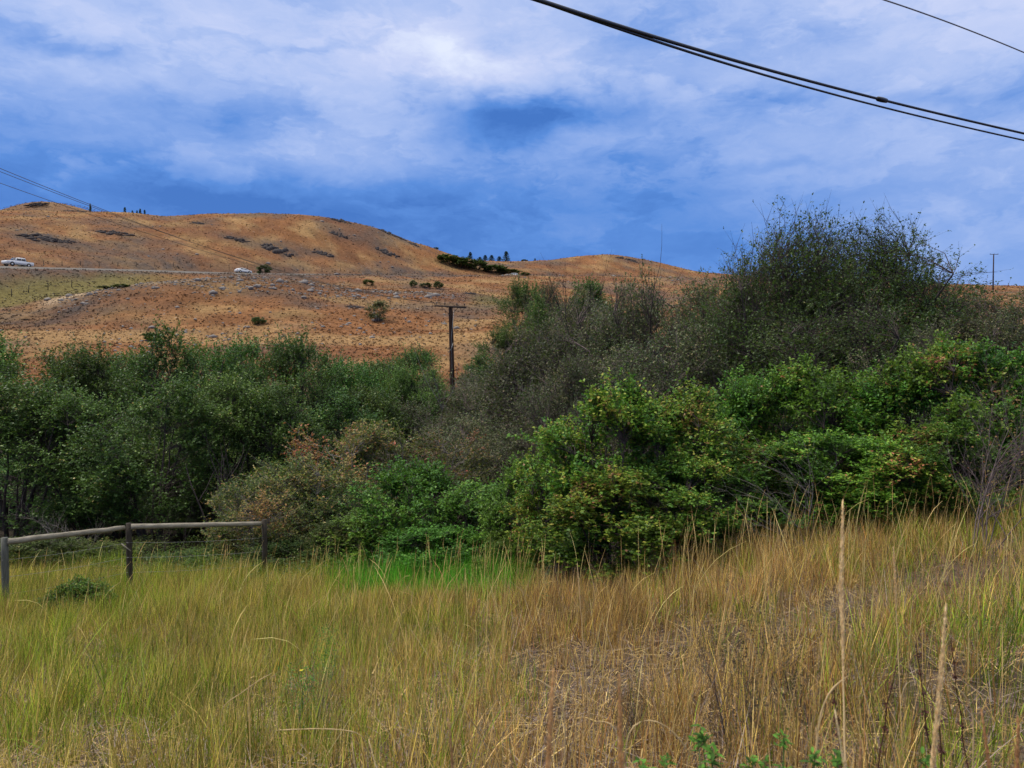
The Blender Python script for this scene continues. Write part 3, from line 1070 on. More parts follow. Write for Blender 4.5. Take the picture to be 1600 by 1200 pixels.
for i in range(2):
    proto('tan%d' % i, shrub(700 + i, 3.0, 2.8, stems=8, twigs=360, tl=6, lv=8, leaf=(.058, .038), bare=.04, stem_r=.03, twig_len=.36, tint_patch=.5, tint_bias=.14, leaf_keep=.9, lump=.4), 'bark_grey', 'leaf_tan', 3.0, 2.8)
for i in range(2):
    proto('far%d' % i, shrub(800 + i, 2.6, 3.0, stems=5, twigs=130, tl=4, lv=7, leaf=(.20, .13), bare=.02, stem_r=.04, twig_len=.35, shoots=8), 'bark_dark', 'leaf_far', 2.6, 3.0)
proto('sage', shrub(820, 2.6, 2.4, stems=10, twigs=200, tl=5, lv=6, leaf=(.11, .07), bare=.02, stem_r=.03, twig_len=.4, shoots=30, leaf_keep=.8), 'bark_dark', 'leaf_brush', 2.6, 2.4)

proto('round0', shrub(830, .62, 1.0, stems=9, twigs=280, tl=5, lv=8, leaf=(.030, .020), bare=.0, stem_r=.008, twig_len=.12, shoots=8, base_r=.1), 'bark_dark', 'leaf_green', .62, 1.0)

PROTO['bramble0'] = (shrub(641, 2.2, 2.3, stems=8, twigs=220, tl=6, lv=9, leaf=(.055, .030), bare=.02, stem_r=.02, twig_len=.3), M['bark_dark'], M['leaf_under'], PROTO['low0'][3], PROTO['low0'][4])
PROTO['bramble1'] = (shrub(640, 2.0, 2.3, stems=8, twigs=220, tl=6, lv=9, leaf=(.055, .030), bare=.02, stem_r=.02, twig_len=.3), M['bark_dark'], M['leaf_under'], 2.0, 2.3)
SHRUB_NAME = {'bramble': 'bramble', 'round': 'round_shrub', 'tree': 'willow_tree', 'yellow': 'hawthorn_bush', 'green': 'chokecherry_bush', 'dark': 'hawthorn_tree', 'brush': 'twiggy_bush',
              'low': 'green_shrub', 'tan': 'tan_shrub', 'far': 'hillside_bush', 'sage': 'hillside_bush'}
first = {}


def plant(key, px, Y, top, wpx, label, cat='bush', group=None, name=None, rz=None, sink=0.1):
    if Y < 0:                       # foot given as the row of the photo where it stands
        Y = depth_of(px, -Y, 86, 470)
    (br, lv), bm_, lm_, H, W = PROTO[key]
    x, y, z = at(px, Y)
    h = (HZ - top) / F * Y - z
    sz = h / (H * 1.0)
    sx = (wpx / F * Y) / W
    rz = RNG.uniform(0, 6.28) if rz is None else rz
    nm = name or SHRUB_NAME[key.rstrip('0123456789')]
    o = thing(nm, (x, y, z - sink), label, cat, group, rz)
    o.scale = (sx, sx, sz)
    b = link('branches', br, bm_, o)
    l = link('crown', lv, lm_, o)
    return o


G_W = 'willow trees of the thicket behind the rail fence'
G_E = 'grey twiggy bushes across the gully'
G_C = 'leafy green bushes at the right edge of the field'
G_B = 'yellowing bushes in the middle of the field edge'
G_L = 'low green shrubs along the grass'
G_T = 'tan and brown shrubs in front of the thicket'
PL = [
    # back row of the left thicket
    ('tree0', 12, 33, 522, 190, 'dark green tree at the far left edge, its top against the orange slope', 'tree', G_W),
    ('tree1', 108, 32, 533, 190, 'rounded dark green tree whose crown stands left of the notch in the thicket skyline', 'tree', G_W),
    ('tree2', 205, 36, 545, 150, 'low topped tree in the notch of the thicket, orange slope showing above', 'tree', G_W),
    ('tree0', 292, 31, 508, 170, 'tree with tall thin shoots rising in front of the dry hillside terrace', 'tree', G_W),
    ('tree2', 372, 33, 528, 160, 'back row tree between two trees with tall leafy spires', 'tree', G_W),
    ('tree1', 440, 31, 516, 165, 'tree with a leafy spire at the right shoulder of the left thicket', 'tree', G_W),
    ('tree1', 70, 27, 700, 180, 'shaded low bush deep in the hollow behind the left fence rail', 'bush', None),
    ('tree0', 190, 27, 715, 170, 'shaded low bush deep in the hollow behind the middle fence post', 'bush', None),
    ('tree2', 300, 27, 705, 170, 'shaded low bush deep in the gap above the right fence rail', 'bush', None),
    ('tree0', 515, 36, 548, 170, 'mid green tree on the thicket skyline half way from the spire to the utility pole', 'tree', G_W),
    ('tree2', 590, 40, 560, 170, 'dark tree in the dip of the skyline left of the utility pole', 'tree', G_W),
    ('tree2', 548, 33, 560, 130, 'olive tree under the skyline dip, between the dark tree and the spire', 'tree', G_W),
    ('tree1', 618, 37, 566, 120, 'olive tree two crowns left of the utility pole', 'tree', G_W),
    ('tree0', 678, 48, 572, 90, 'small olive tree overlapping the utility pole from the left', 'tree', G_W),
    ('tree1', 160, 34, 560, 150, 'low dark tree filling the gap left of the notch tree', 'tree', G_W),
    ('tree0', 335, 35, 535, 130, 'dark tree between the tree with shoots and the spire trees', 'tree', G_W),
    ('tree1', 645, 54, 540, 105, 'round light green tree just left of the utility pole', 'tree', G_W),
    ('tree0', 765, 58, 552, 100, 'pale green tree just right of the utility pole', 'tree', G_W),
    # front row
    ('tree2', 25, 23, 585, 230, 'bright lit tree at the left edge above the first fence rail', 'tree', G_W),
    ('tree1', 128, 23, 600, 190, 'dark tree over the black hollow behind the left fence rail', 'tree', G_W),
    ('tree0', 235, 22, 588, 200, 'spreading green tree straight behind the middle fence post', 'tree', G_W),
    ('tree1', 338, 24, 575, 190, 'tree with dark bare trunks showing behind the right fence rail', 'tree', G_W),
    ('tree2', 425, 24, 590, 180, 'green tree above the tan shrub behind the right fence post', 'tree', G_W),
    ('tree0', 505, 27, 612, 170, 'green tree behind the brown leaved shrubs in the middle of the thicket', 'tree', G_W),
    ('tree2', 575, 31, 600, 150, 'dark green tree below the dip in the thicket skyline', 'tree', G_W),
    # middle
    ('brush0', 620, 32, 622, 190, 'olive grey twiggy bush left of the foot of the utility pole', 'bush', G_E),
    ('brush2', 700, 36, 652, 130, 'grey twiggy bush hiding the foot of the utility pole', 'bush', G_E),
    ('brush1', 750, 30, 640, 170, 'grey twiggy bush in front of the utility pole and to its right', 'bush', G_E),
    ('brush0', 800, 38, 560, 180, 'grey green bush on the gully side right of the utility pole', 'bush', G_E),
    ('brush1', 660, 46, 585, 85, 'small olive bush touching the utility pole on its left side', 'bush', G_E),
    ('brush2', 742, 46, 575, 85, 'small olive bush touching the utility pole on its right side', 'bush', G_E),
    ('brush0', 702, 42, 640, 70, 'small grey bush directly in front of the foot of the utility pole', 'bush', G_E),
    ('tree2', 815, 45, 545, 130, 'green tree between the vivid small tree and the dark twiggy bush', 'tree', None),
    ('brush2', 790, 26, 660, 150, 'brown twiggy bush behind the bright green low shrubs', 'bush', G_E),
    ('tree1', 790, 60, 508, 80, 'small vivid green tree at the foot of the orange slope', 'tree', None),
    ('tan0', 400, 18.6, 742, 150, 'pale tan shrub right behind the right fence post', 'shrub', G_T),
    ('tan1', 462, 20, 705, 170, 'brown and yellow shrub next to the pale tan shrub', 'shrub', G_T),
    ('tan0', 560, 22.5, 655, 190, 'large rusty tan shrub in front of the dark thicket', 'shrub', G_T),
    ('tan1', 660, 24, 668, 170, 'reddish brown shrub above the brightest green shrub', 'shrub', G_T),
    ('tree1', 500, 20, 760, 130, 'dark green shrub between the tan shrubs and the tall grass', 'bush', None),
    # right of centre: brush up the slope
    ('brush1', 868, 33, 495, 210, 'dark twiggy bush at the left end of the brush on the right', 'bush', G_E),
    ('brush0', 905, 26, 545, 190, 'twiggy bush with olive leaves behind the yellowing bush', 'bush', G_E),
    ('brush2', 925, 48, 452, 150, 'high twiggy bush under the rocky knoll', 'bush', G_E),
    ('brush1', 1012, 34, 428, 180, 'brown twiggy bush reaching up to the foot of the rocky knoll', 'bush', G_E),
    ('brush0', 1085, 33, 432, 190, 'purplish twiggy bush below the tall dead leader', 'bush', G_E),
    ('brush2', 1040, 25, 500, 210, 'dense purple grey bush behind the centre bushes', 'bush', G_E),
    ('brush1', 1145, 29, 440, 150, 'twiggy bush against the left flank of the big dark tree', 'bush', G_E),
    ('brush0', 965, 22, 570, 150, 'low dark twiggy bush over the peak of the yellowing bush', 'bush', G_E),
    ('dark0', 1315, 27, 345, 390, 'big dark hawthorn tree with a ragged sparse crown against the sky', 'tree', None),
    ('dark1', 1205, 25, 385, 210, 'left hand lobe tree beside the big dark hawthorn', 'tree', None),
    ('dark1', 1418, 26, 405, 200, 'thin topped hawthorn leaning out right of the big dark tree', 'tree', None),
    ('dark1', 1262, 26, 345, 230, 'left middle hawthorn of the dark crown, its top level with the main tree', 'tree', None),
    ('dark1', 1365, 27.5, 352, 220, 'right middle hawthorn of the dark crown with long side shoots', 'tree', None),
    ('dark1', 1300, 21, 470, 260, 'dark shaded hawthorn just above the bright green bushes', 'tree', None),
    ('brush1', 1505, 24, 452, 190, 'mauve twiggy bush below the far power pole on the right', 'bush', G_E),
    ('brush2', 1590, 22, 455, 170, 'twiggy bush with arching shoots at the right edge below the hill', 'bush', G_E),
    ('brush0', 1440, 18, 500, 170, 'dark twiggy bush between the hawthorn and the bright green bushes', 'bush', G_E),
    # front right
    ('green0', 1165, 14, 572, 190, 'green bush with bare arching branches right of the yellowing bushes', 'bush', G_C),
    ('green1', 1270, 13.6, 556, 230, 'green bush with reddish leaf tips under the big dark tree', 'bush', G_C),
    ('green0', 1370, 13.4, 575, 210, 'green bush with the lowest top in the right hand row', 'bush', G_C),
    ('green1', 1462, 13, 520, 230, 'tallest bright green bush of the right hand row', 'bush', G_C),
    ('green0', 1570, 13, 530, 220, 'bright green bush cut off by the right edge', 'bush', G_C),
    ('green1', 1215, 12, 680, 220, 'shaded lower green bush left in the front of the right hand row', 'bush', G_C),
    ('green0', 1345, 12, 665, 240, 'shaded lower green bush in the middle of the right hand row front', 'bush', G_C),
    ('green1', 1470, 11.6, 650, 200, 'lower green bush left of the twisted dead shrub', 'bush', G_C),
    # centre
    ('yellow0', 958, 12, 585, 220, 'yellowing hawthorn bush with a pointed top in the centre of the field edge', 'bush', G_B),
    ('yellow1', 1062, 12.5, 595, 200, 'green and yellow bush right of the pointed yellowing bush', 'bush', G_B),
    ('yellow1', 885, 12.9, 650, 150, 'left flank bush of the yellowing group, next to the bright low shrubs', 'bush', G_B),
    ('yellow0', 1075, 11.4, 700, 190, 'leafy yellow green bush low in front of the yellowing group', 'bush', G_B),
    ('yellow1', 950, 11.2, 720, 230, 'lowest front bush of the yellowing group with dead twigs at its foot', 'bush', G_B),
    # low bright shrubs
    ('low0', 655, 17, 714, 175, 'brightest green shrub, dome shaped, in the middle of the photo', 'shrub', G_L),
    ('low1', 750, 16, 750, 170, 'bright green shrub right of the dome shaped one', 'shrub', G_L),
    ('low0', 825, 14.5, 715, 130, 'tall narrow green shrub touching the yellowing bushes', 'shrub', G_L),
    ('low1', 592, 17.5, 785, 150, 'low green shrub left of the dome shaped one', 'shrub', G_L),
    ('bramble1', 518, 17.8, 808, 150, 'low green shrub second right from the right fence post', 'shrub', G_L),
    ('bramble0', 450, 17.6, 835, 130, 'low green shrub just right of the right fence post', 'shrub', G_L),
    ('low0', 680, 15.2, 812, 160, 'low green shrub at the edge of the bright green grass', 'shrub', G_L),
    ('low1', 795, 13.8, 820, 110, 'small dark shrub where the green grass meets the yellowing bushes', 'shrub', G_L),
    ('bramble1', 40, 17.5, 834, 190, 'low green bramble under the left fence rail', 'shrub', G_L),
    ('bramble0', 140, 18.5, 842, 180, 'low green bramble behind the middle of the left fence rail', 'shrub', G_L),
    ('bramble1', 290, 17.5, 862, 190, 'low green bramble under the right fence rail', 'shrub', G_L),
    ('round0', 123, 11.9, 897, 98, 'small dark round shrub standing alone in the grass in front of the fence', 'shrub', None),
    # hillside bushes
    ('sage', 591, -503, 468, 30, 'lone dark bush on the orange slope left of the utility pole', 'bush', None),
    ('far0', 413, 208, 413, 20, 'dark bush beside the road just right of the white car', 'bush', None),
    ('far1', 37, 168, 406, 16, 'black looking bush behind the white pickup truck', 'bush', None),
    ('far0', 575, -446, 436, 16, 'leftmost small bush on the stony bank below the road', 'bush', None),
    ('far1', 646, -449, 437, 10, 'thin small bush on the stony bank, second from left', 'bush', None),
    ('far0', 666, -450, 441, 16, 'wider small bush on the stony bank right of the thin one', 'bush', None),
    ('far1', 684, -451, 439, 14, 'rightmost small bush on the stony bank below the road', 'bush', None),
    ('far1', 404, -507, 494, 20, 'low faint bush on the orange slope above the tree with a spire', 'bush', None),
    ('far0', 236, -532, 518, 26, 'low bush on the terrace of the dry slope', 'bush', None),
    ('tree1', 818, 70, 434, 75, 'dark green bush at the left end of the clump beside the stony bank', 'bush', 'dark bushes beside the stony bank'),
    ('brush0', 868, 66, 437, 90, 'purplish bush in the middle of the clump beside the stony bank', 'bush', 'dark bushes beside the stony bank'),
    ('tree2', 920, 62, 436, 100, 'olive dark bush at the right end of the clump beside the stony bank', 'bush', 'dark bushes beside the stony bank'),
    ('tree0', 838, 60, 455, 80, 'low green bush in front of the clump beside the stony bank', 'bush', 'dark bushes beside the stony bank'),
    ('far0', 165, -452, 446, 26, 'left green bush in the hollow behind the grassy mound', 'bush', None),
    ('far1', 190, -449, 443, 24, 'right green bush in the hollow behind the grassy mound', 'bush', None),
    ('far0', 722, -419, 402, 40, 'bright green bush below the skyline conifers', 'bush', 'bushes in the saddle'),
    ('far1', 700, -412, 397, 34, 'dark bush at the top left of the saddle bushes', 'bush', 'bushes in the saddle'),
    ('far1', 746, -422, 406, 34, 'purplish dark bush right of the bright green saddle bush', 'bush', 'bushes in the saddle'),
    ('far0', 772, -426, 414, 38, 'dark bush left of the farthest car roof', 'bush', 'bushes in the saddle'),
    ('far1', 793, -428, 420, 34, 'low bush directly behind the farthest car', 'bush', 'bushes in the saddle'),
    ('far1', 820, -431, 425, 14, 'low bush right of the farthest car', 'bush', 'bushes in the saddle'),
    ('far0', 819, 385, 405, 10, 'small rounded bush on the saddle skyline', 'bush', None),
    ('far0', 664, 350, 384, 6, 'left of two tiny bushes on the falling ridge', 'bush', None),
    ('far1', 681, 352, 386, 8, 'right of two tiny bushes on the falling ridge', 'bush', None),
]
for a in PL:
    plant(*a)


# ------------------------------------------------------------------ conifers
def conifer(seed, n=26):
    rg = np.random.default_rng(seed)
    H = 6.0
    mb = MB(); mb.tube([(0, 0, -.3), (0, 0, H * .5), (0, 0, H)], [.12, .07, .015], 6)
    q = []; d = []
    for k in range(n):
        zc = H * (.08 + .9 * k / n)
        rr = 1.35 * (1 - zc / H) ** .8 * rg.uniform(.75, 1.15) + .08
        for b in range(7):
            a = rg.uniform(0, 6.28)
            m = 11
            s = rg.uniform(.1, 1, m)
            q.append(np.stack([np.cos(a) * rr * s, np.sin(a) * rr * s, zc - .25 * rr * s + rg.normal(0, .04, m)], 1))
            dd = np.array([math.cos(a), math.sin(a), .1]) + rg.normal(0, .5, (m, 3))
            d.append(dd)
    q = np.concatenate(q); d = np.concatenate(d)
    V, f = leaf_quads(q, d, rg.uniform(.2, .42, len(q)), rg.uniform(.10, .18, len(q)), rg)
    return mb.mesh('trunk'), mesh_np('crown', V, [f], {'tint': np.repeat(rg.random(len(q)), 4)})


CON = [conifer(i) for i in (1, 2)]
for k, (px, Y, top, w, lab, grp) in enumerate([
    (141, 325, 317, 7, 'tiny lone conifer on the skyline left of the conifer cluster', None),
    (195, 322, 323, 8, 'leftmost conifer of the little skyline cluster, tallest', 'skyline conifer cluster on the left hill'),
    (207, 324, 328, 7, 'short conifer second from left in the skyline cluster', 'skyline conifer cluster on the left hill'),
    (214, 324, 328, 6, 'narrow conifer in the middle of the skyline cluster', 'skyline conifer cluster on the left hill'),
    (219, 323, 325, 7, 'conifer second from right in the skyline cluster', 'skyline conifer cluster on the left hill'),
    (226, 324, 327, 7, 'rightmost conifer of the little skyline cluster', 'skyline conifer cluster on the left hill'),
    (735, 372, 393, 11, 'pointed conifer at the left end of the saddle trees', 'conifers on the saddle skyline'),
    (750, 375, 401, 11, 'short conifer right of the pointed one in the saddle', 'conifers on the saddle skyline'),
    (758, 374, 398, 11, 'conifer in the middle of the saddle trees', 'conifers on the saddle skyline'),
    (768, 375, 398, 12, 'dense conifer right of the middle of the saddle trees', 'conifers on the saddle skyline'),
    (780, 376, 400, 11, 'conifer just left of the tallest saddle tree', 'conifers on the saddle skyline'),
    (791, 374, 392, 13, 'tallest conifer at the right end of the saddle trees', 'conifers on the saddle skyline'),
    (836, 385, 406, 4, 'tiny conifer alone on the saddle skyline right of the trees', None)]):
    tr, cr = CON[k % 2]
    x, y, z = at(px, Y)
    h = (HZ - top) / F * Y - z
    o = thing('conifer', (x, y, z - .1), lab, 'conifer', grp, RNG.uniform(0, 6))
    o.scale = ((w / F * Y) / 2.5,) * 2 + (max(h, 1.5) / 6.0,)
    link('trunk', tr, M['bark_dark'], o); link('crown', cr, M['needle'], o)


# ------------------------------------------------------------------ dead and bare shrubs
def bare_mesh(seed, H, W, stems=5, levels=3, r0=.03, upright=.8, kids=5, lean=(0, 0)):
    rg = np.random.default_rng(seed)
    mb = MB()

    def grow(p, d, L, r, lev):
        n = 6 if lev < 2 else 3
        pts = [p.copy()]; dd = d.copy()
        for _ in range(n):
            dd = dd + rg.normal(0, .14, 3) + np.array([lean[0], lean[1], .05 * upright])
            dd /= np.linalg.norm(dd)
            pts.append(pts[-1] + dd * L / n)
        mb.tube(pts, np.linspace(r, r * .25 if lev else r * .3, n + 1), 5 if lev == 0 else 3, cap=False)
        if lev < levels:
            for _ in range(kids - lev):
                i = rg.integers(min(2, n - 1), n)
                b = rg.normal(0, 1, 3); b[2] = abs(b[2]) * upright
                b /= np.linalg.norm(b)
                c = dd * .75 + b * .7
                grow(pts[i], c / np.linalg.norm(c), L * rg.uniform(.4, .65), r * .5, lev + 1)
    for s in range(stems):
        a = rg.uniform(0, 6.28)
        d = np.array([math.cos(a) * W / H * .6, math.sin(a) * W / H * .6, 1.0])
        d /= np.linalg.norm(d)
        grow(np.array([math.cos(a) * .05, math.sin(a) * .05, -.15]), d, H * rg.uniform(.55, .8), r0 * rg.uniform(.6, 1.1), 0)
    return mb.mesh('branches')


def bare(name, px, Y, z_or_none, me, mat, label, cat='dead shrub', rot=(0, 0, 0), sc=1.0, top=None):
    x, y, z = at(px, Y)
    if top is not None:
        zs = np.empty(len(me.vertices) * 3, np.float32); me.vertices.foreach_get('co', zs)
        sc = ((HZ - top) / F * Y - z) / zs[2::3].max()
    if z_or_none is not None:
        z = z_or_none
    o = thing(name, (x, y, z), label, cat)
    o.rotation_euler = rot
    o.scale = (sc,) * 3
    link('branches', me, mat, o)
    return o


bare('dead_tree', 1066, 33, None, bare_mesh(31, 10, 1.2, 4, 2, .075, 2.2, 8), M['bark_dark'], 'tall bare dead leader standing above the twiggy bushes against the sky', 'dead tree', top=356)
bare('dead_tree', 910, 45, None, bare_mesh(32, 10, 1.2, 3, 2, .07, 1.8, 6), M['bark_dark'], 'thin bare dead tree in front of the second orange hill left of the knoll', 'dead tree', top=392)
bare('dead_tree', 698, 34, None, bare_mesh(33, 8.0, 1.8, 2, 1, .03, 1.2, 5), M['bark_bleached'], 'bleached bare branches standing left of the utility pole', 'dead tree', top=530)
bare('dead_tree', 752, 38, None, bare_mesh(34, 8.0, 1.8, 1, 1, .03, 1.0, 5, (-.05, 0)), M['bark_bleached'], 'bleached leaning branches right of the utility pole', 'dead tree', top=560)
bare('dead_tree', 815, 40, None, bare_mesh(39, 8.5, 2.8, 1, 2, .03, .6, 5, (-.07, 0)), M['bark_grey'], 'arching grey dead branches right of the bleached ones', 'dead tree', top=530)
# twisted dead shrub on the right, leaning right, with a few last leaves
tb = thing('withered_shrub', at(1532, 9.3), 'withered purple grey shrub with crooked stems leaning right over the dry grass', 'dead shrub')
link('stem', bare_mesh(48, 2.4, 1.1, 6, 3, .012, 1.0, 6, (.035, 0)), M['bark_purple'], tb)
_rg = np.random.default_rng(5)
_q = np.stack([_rg.normal(.55, .38, 700), _rg.normal(0, .3, 700), _rg.uniform(.5, 2.4, 700)], 1); _q[:, 0] += (_q[:, 2] - 1) * .3
V, f = leaf_quads(_q, _rg.normal(0, 1, (700, 3)), _rg.uniform(.02, .045, 700), _rg.uniform(.015, .03, 700), _rg)
link('leaves', mesh_np('leaves', V, [f], {'tint': np.repeat(_rg.uniform(.5, 1, 700), 4)}), M['leaf_tan'], tb)
bare('bare_branches', 1235, 11.2, None, bare_mesh(42, 2.4, 3.0, 5, 2, .010, .25, 6, (-.14, 0)), M['bark_grey'], 'bleached arching dead branches poking out left from the green bushes', 'dead branches')
bare('bare_branches', 1000, 10.6, None, bare_mesh(43, 1.0, 2.6, 9, 3, .007, .3, 6), M['bark_purple'], 'tangle of dead purple twigs at the foot of the yellowing bushes', 'dead branches')
bare('bare_branches', 900, 10.9, None, bare_mesh(44, .8, 1.8, 6, 3, .006, .3, 6), M['bark_dark'], 'grey dead twigs at the left foot of the yellowing bushes', 'dead branches')
bare('bare_branches', 120, 18.6, None, bare_mesh(45, 2.2, 2.2, 5, 2, .012, .5, 6), M['bark_grey'], 'crooked bare branches in the black hollow behind the left fence rail', 'dead branches')
bare('bare_branches', 270, 18.6, None, bare_mesh(46, 1.9, 2.6, 5, 2, .010, .4, 6), M['bark_dark'], 'bare twigs in the dark gap behind the right fence rail', 'dead branches')
bare('bare_branches', 365, 21, None, bare_mesh(47, 4.2, 1.3, 7, 1, .045, 1.2, 3), M['bark_dark'], 'group of thin dark trunks in the gap above the right fence rail', 'trunks')


# ------------------------------------------------------------------ rail fence
def log(mb, a, b, r0, r1, seed, sides=10, n=9):
    rg = np.random.default_rng(seed)
    t = np.linspace(0, 1, n)
    a = np.array(a, float); b = np.array(b, float)
    p = a[None] * (1 - t)[:, None] + b[None] * t[:, None] + rg.normal(0, .0035, (n, 3))
    rad = (r0 * (1 - t) + r1 * t) * (1 + rg.normal(0, .035, n))
    mb.tube(p, rad, sides)


def build_fence():
    tops = [P(7, 843, 12.5), P(201, 820, 14.5), P(413, 815, 16.0)]
    x0, y0, _ = tops[0]
    z0 = gz(x0, y0)
    f = thing('rail_fence', (x0, y0, z0), 'weathered wooden rail fence end with three posts and two grey rails at the left', 'fence')
    off = np.array([x0, y0, z0])
    for i, tp in enumerate(tops):
        mb = MB()
        b = np.array([tp[0] + .02, tp[1], gz(tp[0], tp[1]) - .4])
        log(mb, b - off, np.array(tp) + (0, 0, .03) - off, 0.060, .052, 60 + i, 10, 7)
        p = mb.build('post', M['post_grey' if i == 0 else 'post'], f, smooth=False)
        if i == 0: p['label'] = 'grey green weathered post'
    def rail(a, b, i, ra, rb):
        a = np.array(a) - off; b = np.array(b) - off
        L = np.linalg.norm(b - a)
        mb = MB()
        log(mb, (0, 0, 0), (L, 0, 0), ra, rb, 70 + i, 12, 13)
        r = mb.build('rail', M['rail'], f, smooth=True)
        r.location = a
        r.rotation_euler = Vector(b - a).to_track_quat('X', 'Z').to_euler()
    t0, t1, t2 = [np.array(t) for t in tops]
    rail(t0 + (.06, -.02, -.03), t1 + (-.06, -.06, -.045), 0, .050, .046)
    rail(t1 + (.05, -.02, -.03), t2 + (-.05, -.06, -.03), 1, .052, .045)
    for a, b in ((t0, t1), (t1, t2)):
        for k, dz in enumerate((-.32, -.6, -.88)):
            mb = MB(); n = 12; t = np.linspace(0, 1, n)
            p = (a - off)[None] * (1 - t)[:, None] + (b - off)[None] * t[:, None]
            p[:, 1] -= .07; p[:, 2] += dz - .03 * np.sin(t * math.pi)
            mb.tube(p, .0022, 4)
            mb.build('wire', M['wire'], f)
    # small broken stay nailed to the middle post
    mb = MB(); mb.box((0, 0, 0), (.22, .015, .018)); s = mb.build('stay', M['rail'], f)
    s.location = t1 - off + (.0, -.1, -.40); s.rotation_euler = (0, R(38), 0)


build_fence()


# ------------------------------------------------------------------ utility poles and lines
def build_pole():
    Y = 57.0
    x, y, zt = P(704, 478, Y)
    zg = gz(x, y)
    o = thing('utility_pole', (x, y, zg), 'leaning dark brown wooden utility pole with a crossarm rising from the thicket', 'utility pole')
    H = zt - zg
    mb = MB()
    n = 10; t = np.linspace(0, 1, n)
    pts = np.stack([.22 * (1 - t), 0 * t, -.5 + (H + .5) * t], 1)
    mb.tube(pts, .21 - .06 * t, 12)
    mb.build('pole', M['pole'], o, True)
    mb = MB(); mb.box((0, 0, 0), (2.5, .12, .14))
    c = mb.build('crossarm', M['crossarm'], o)
    tilt = R(4.5)
    c.location = (0.0, -.23, H - .06); c.rotation_euler = (0, tilt, R(-18))
    for dx in (-1.12, -.45, .5, 1.1):
        mb = MB()
        mb.tube([(0, 0, 0), (0, 0, .1), (0, 0, .105), (0, 0, .17), (0, 0, .21)], [.015, .015, .055, .06, .03], 8)
        i = mb.build('insulator', M['glassy'], c); i.location = (dx, 0, .07)
    for s in (-1, 1):
        mb = MB(); mb.box((0, 0, 0), (.85, .012, .04))
        b = mb.build('brace', M['wire_dark'], o); b.location = (s * .36, -.17 + s * -.1, H - .38); b.rotation_euler = (0, R(-42 if s < 0 else 42) * -1 + tilt * 0, R(-18))
    mb = MB(); mb.tube([(.19, -.2, H * .10), (.12, -.19, H * .5), (.08, -.2, H * .75), (.3, -.3, H - .1)], .012, 5)
    mb.build('ground_wire', M['wire'], o)
    mb = MB(); mb.tube([(-.17, -.2, H * .62), (.1, -.23, H * .66), (.2, -.22, H * .70)], .02, 5)
    mb.build('wire_wrap', M['wire'], o)
    return (x, y, zt)


PT = build_pole()


def build_far_pole():
    Y = 262.0
    x, y, zt = P(1552, 397, Y)
    zg = gz(x, y)
    o = thing('utility_pole', (x, y, zg), 'distant thin power pole with a small crossarm on the hill at the right', 'utility pole')
    H = zt - zg
    mb = MB(); mb.tube([(-.1, 0, -.5), (.0, 0, H * .5), (.15, 0, H)], [.26, .2, .17], 8); mb.build('pole', M['pole'], o, True)
    mb = MB(); mb.box((.15, -.2, H - .1), (2.9, .14, .16)); mb.build('crossarm', M['crossarm'], o)
    for dx in (-1.15, 1.45, .15):
        mb = MB(); mb.tube([(dx, -.2, H - .02), (dx, -.2, H + .22)], [.06, .05], 6); mb.build('insulator', M['glassy'], o)


build_far_pole()


def cable(name, pts, rad, mat, label, cat='cable', group=None, sag=0.0, n=60, sides=8, ext=0.0):
    p = np.array(pts, float)
    if len(p) == 2:
        t = np.linspace(0, 1, n)
        q = p[0][None] * (1 - t)[:, None] + p[1][None] * t[:, None]
        q[:, 2] -= 4 * sag * t * (1 - t)
    else:
        d = np.concatenate([[0], np.cumsum(np.linalg.norm(np.diff(p, axis=0), axis=1))])
        co = [np.polyfit(d, p[:, k], min(2, len(p) - 1)) for k in range(3)]
        s = np.linspace(-ext * d[-1], d[-1] * (1 + ext), n)
        q = np.stack([np.polyval(c, s) for c in co], 1)
    mb = MB()
    o0 = q[0].copy()
    mb.tube(q - o0, rad, sides)
    o = mb.build(name, mat, None, True)
    o.location = o0
    return tag(o, label, cat, group), q


def line_pts(samples):
    return [P(*s) for s in samples]


_, qa = cable('overhead_cable', line_pts([(835, -4, 11.0), (1100, 84, 15.6), (1370, 152, 20.4), (1600, 209, 24.6)]), .036, M['cable'],
             'upper thick black cable with a splice, crossing the sky at the top right', 'cable', 'black overhead cables', n=80, ext=.6)
_, qb = cable('overhead_cable', line_pts([(852, 1, 11.3), (1100, 94, 15.6), (1370, 162, 20.4), (1600, 220, 24.6)]), .027, M['cable'],
             'lower and thinner of the two black cables crossing the sky at the top right', 'cable', 'black overhead cables', n=80, ext=.6)
# splice sleeve on the upper cable
k = int(np.argmin(np.abs(800 + F * qa[:, 0] / np.maximum(qa[:, 1], .1) - 1370)))
cab = [o for o in COL.objects if o.name == 'overhead_cable'][0]
mb = MB(); c0 = qa[k] - qa[0]; dirv = (qa[k + 1] - qa[k - 1]); dirv /= np.linalg.norm(dirv)
mb.tube([c0 - dirv * .28, c0 - dirv * .2, c0, c0 + dirv * .2, c0 + dirv * .28], [.036, .066, .072, .062, .036], 8)
sl = mb.build('splice_sleeve', M['cable'], cab, True)
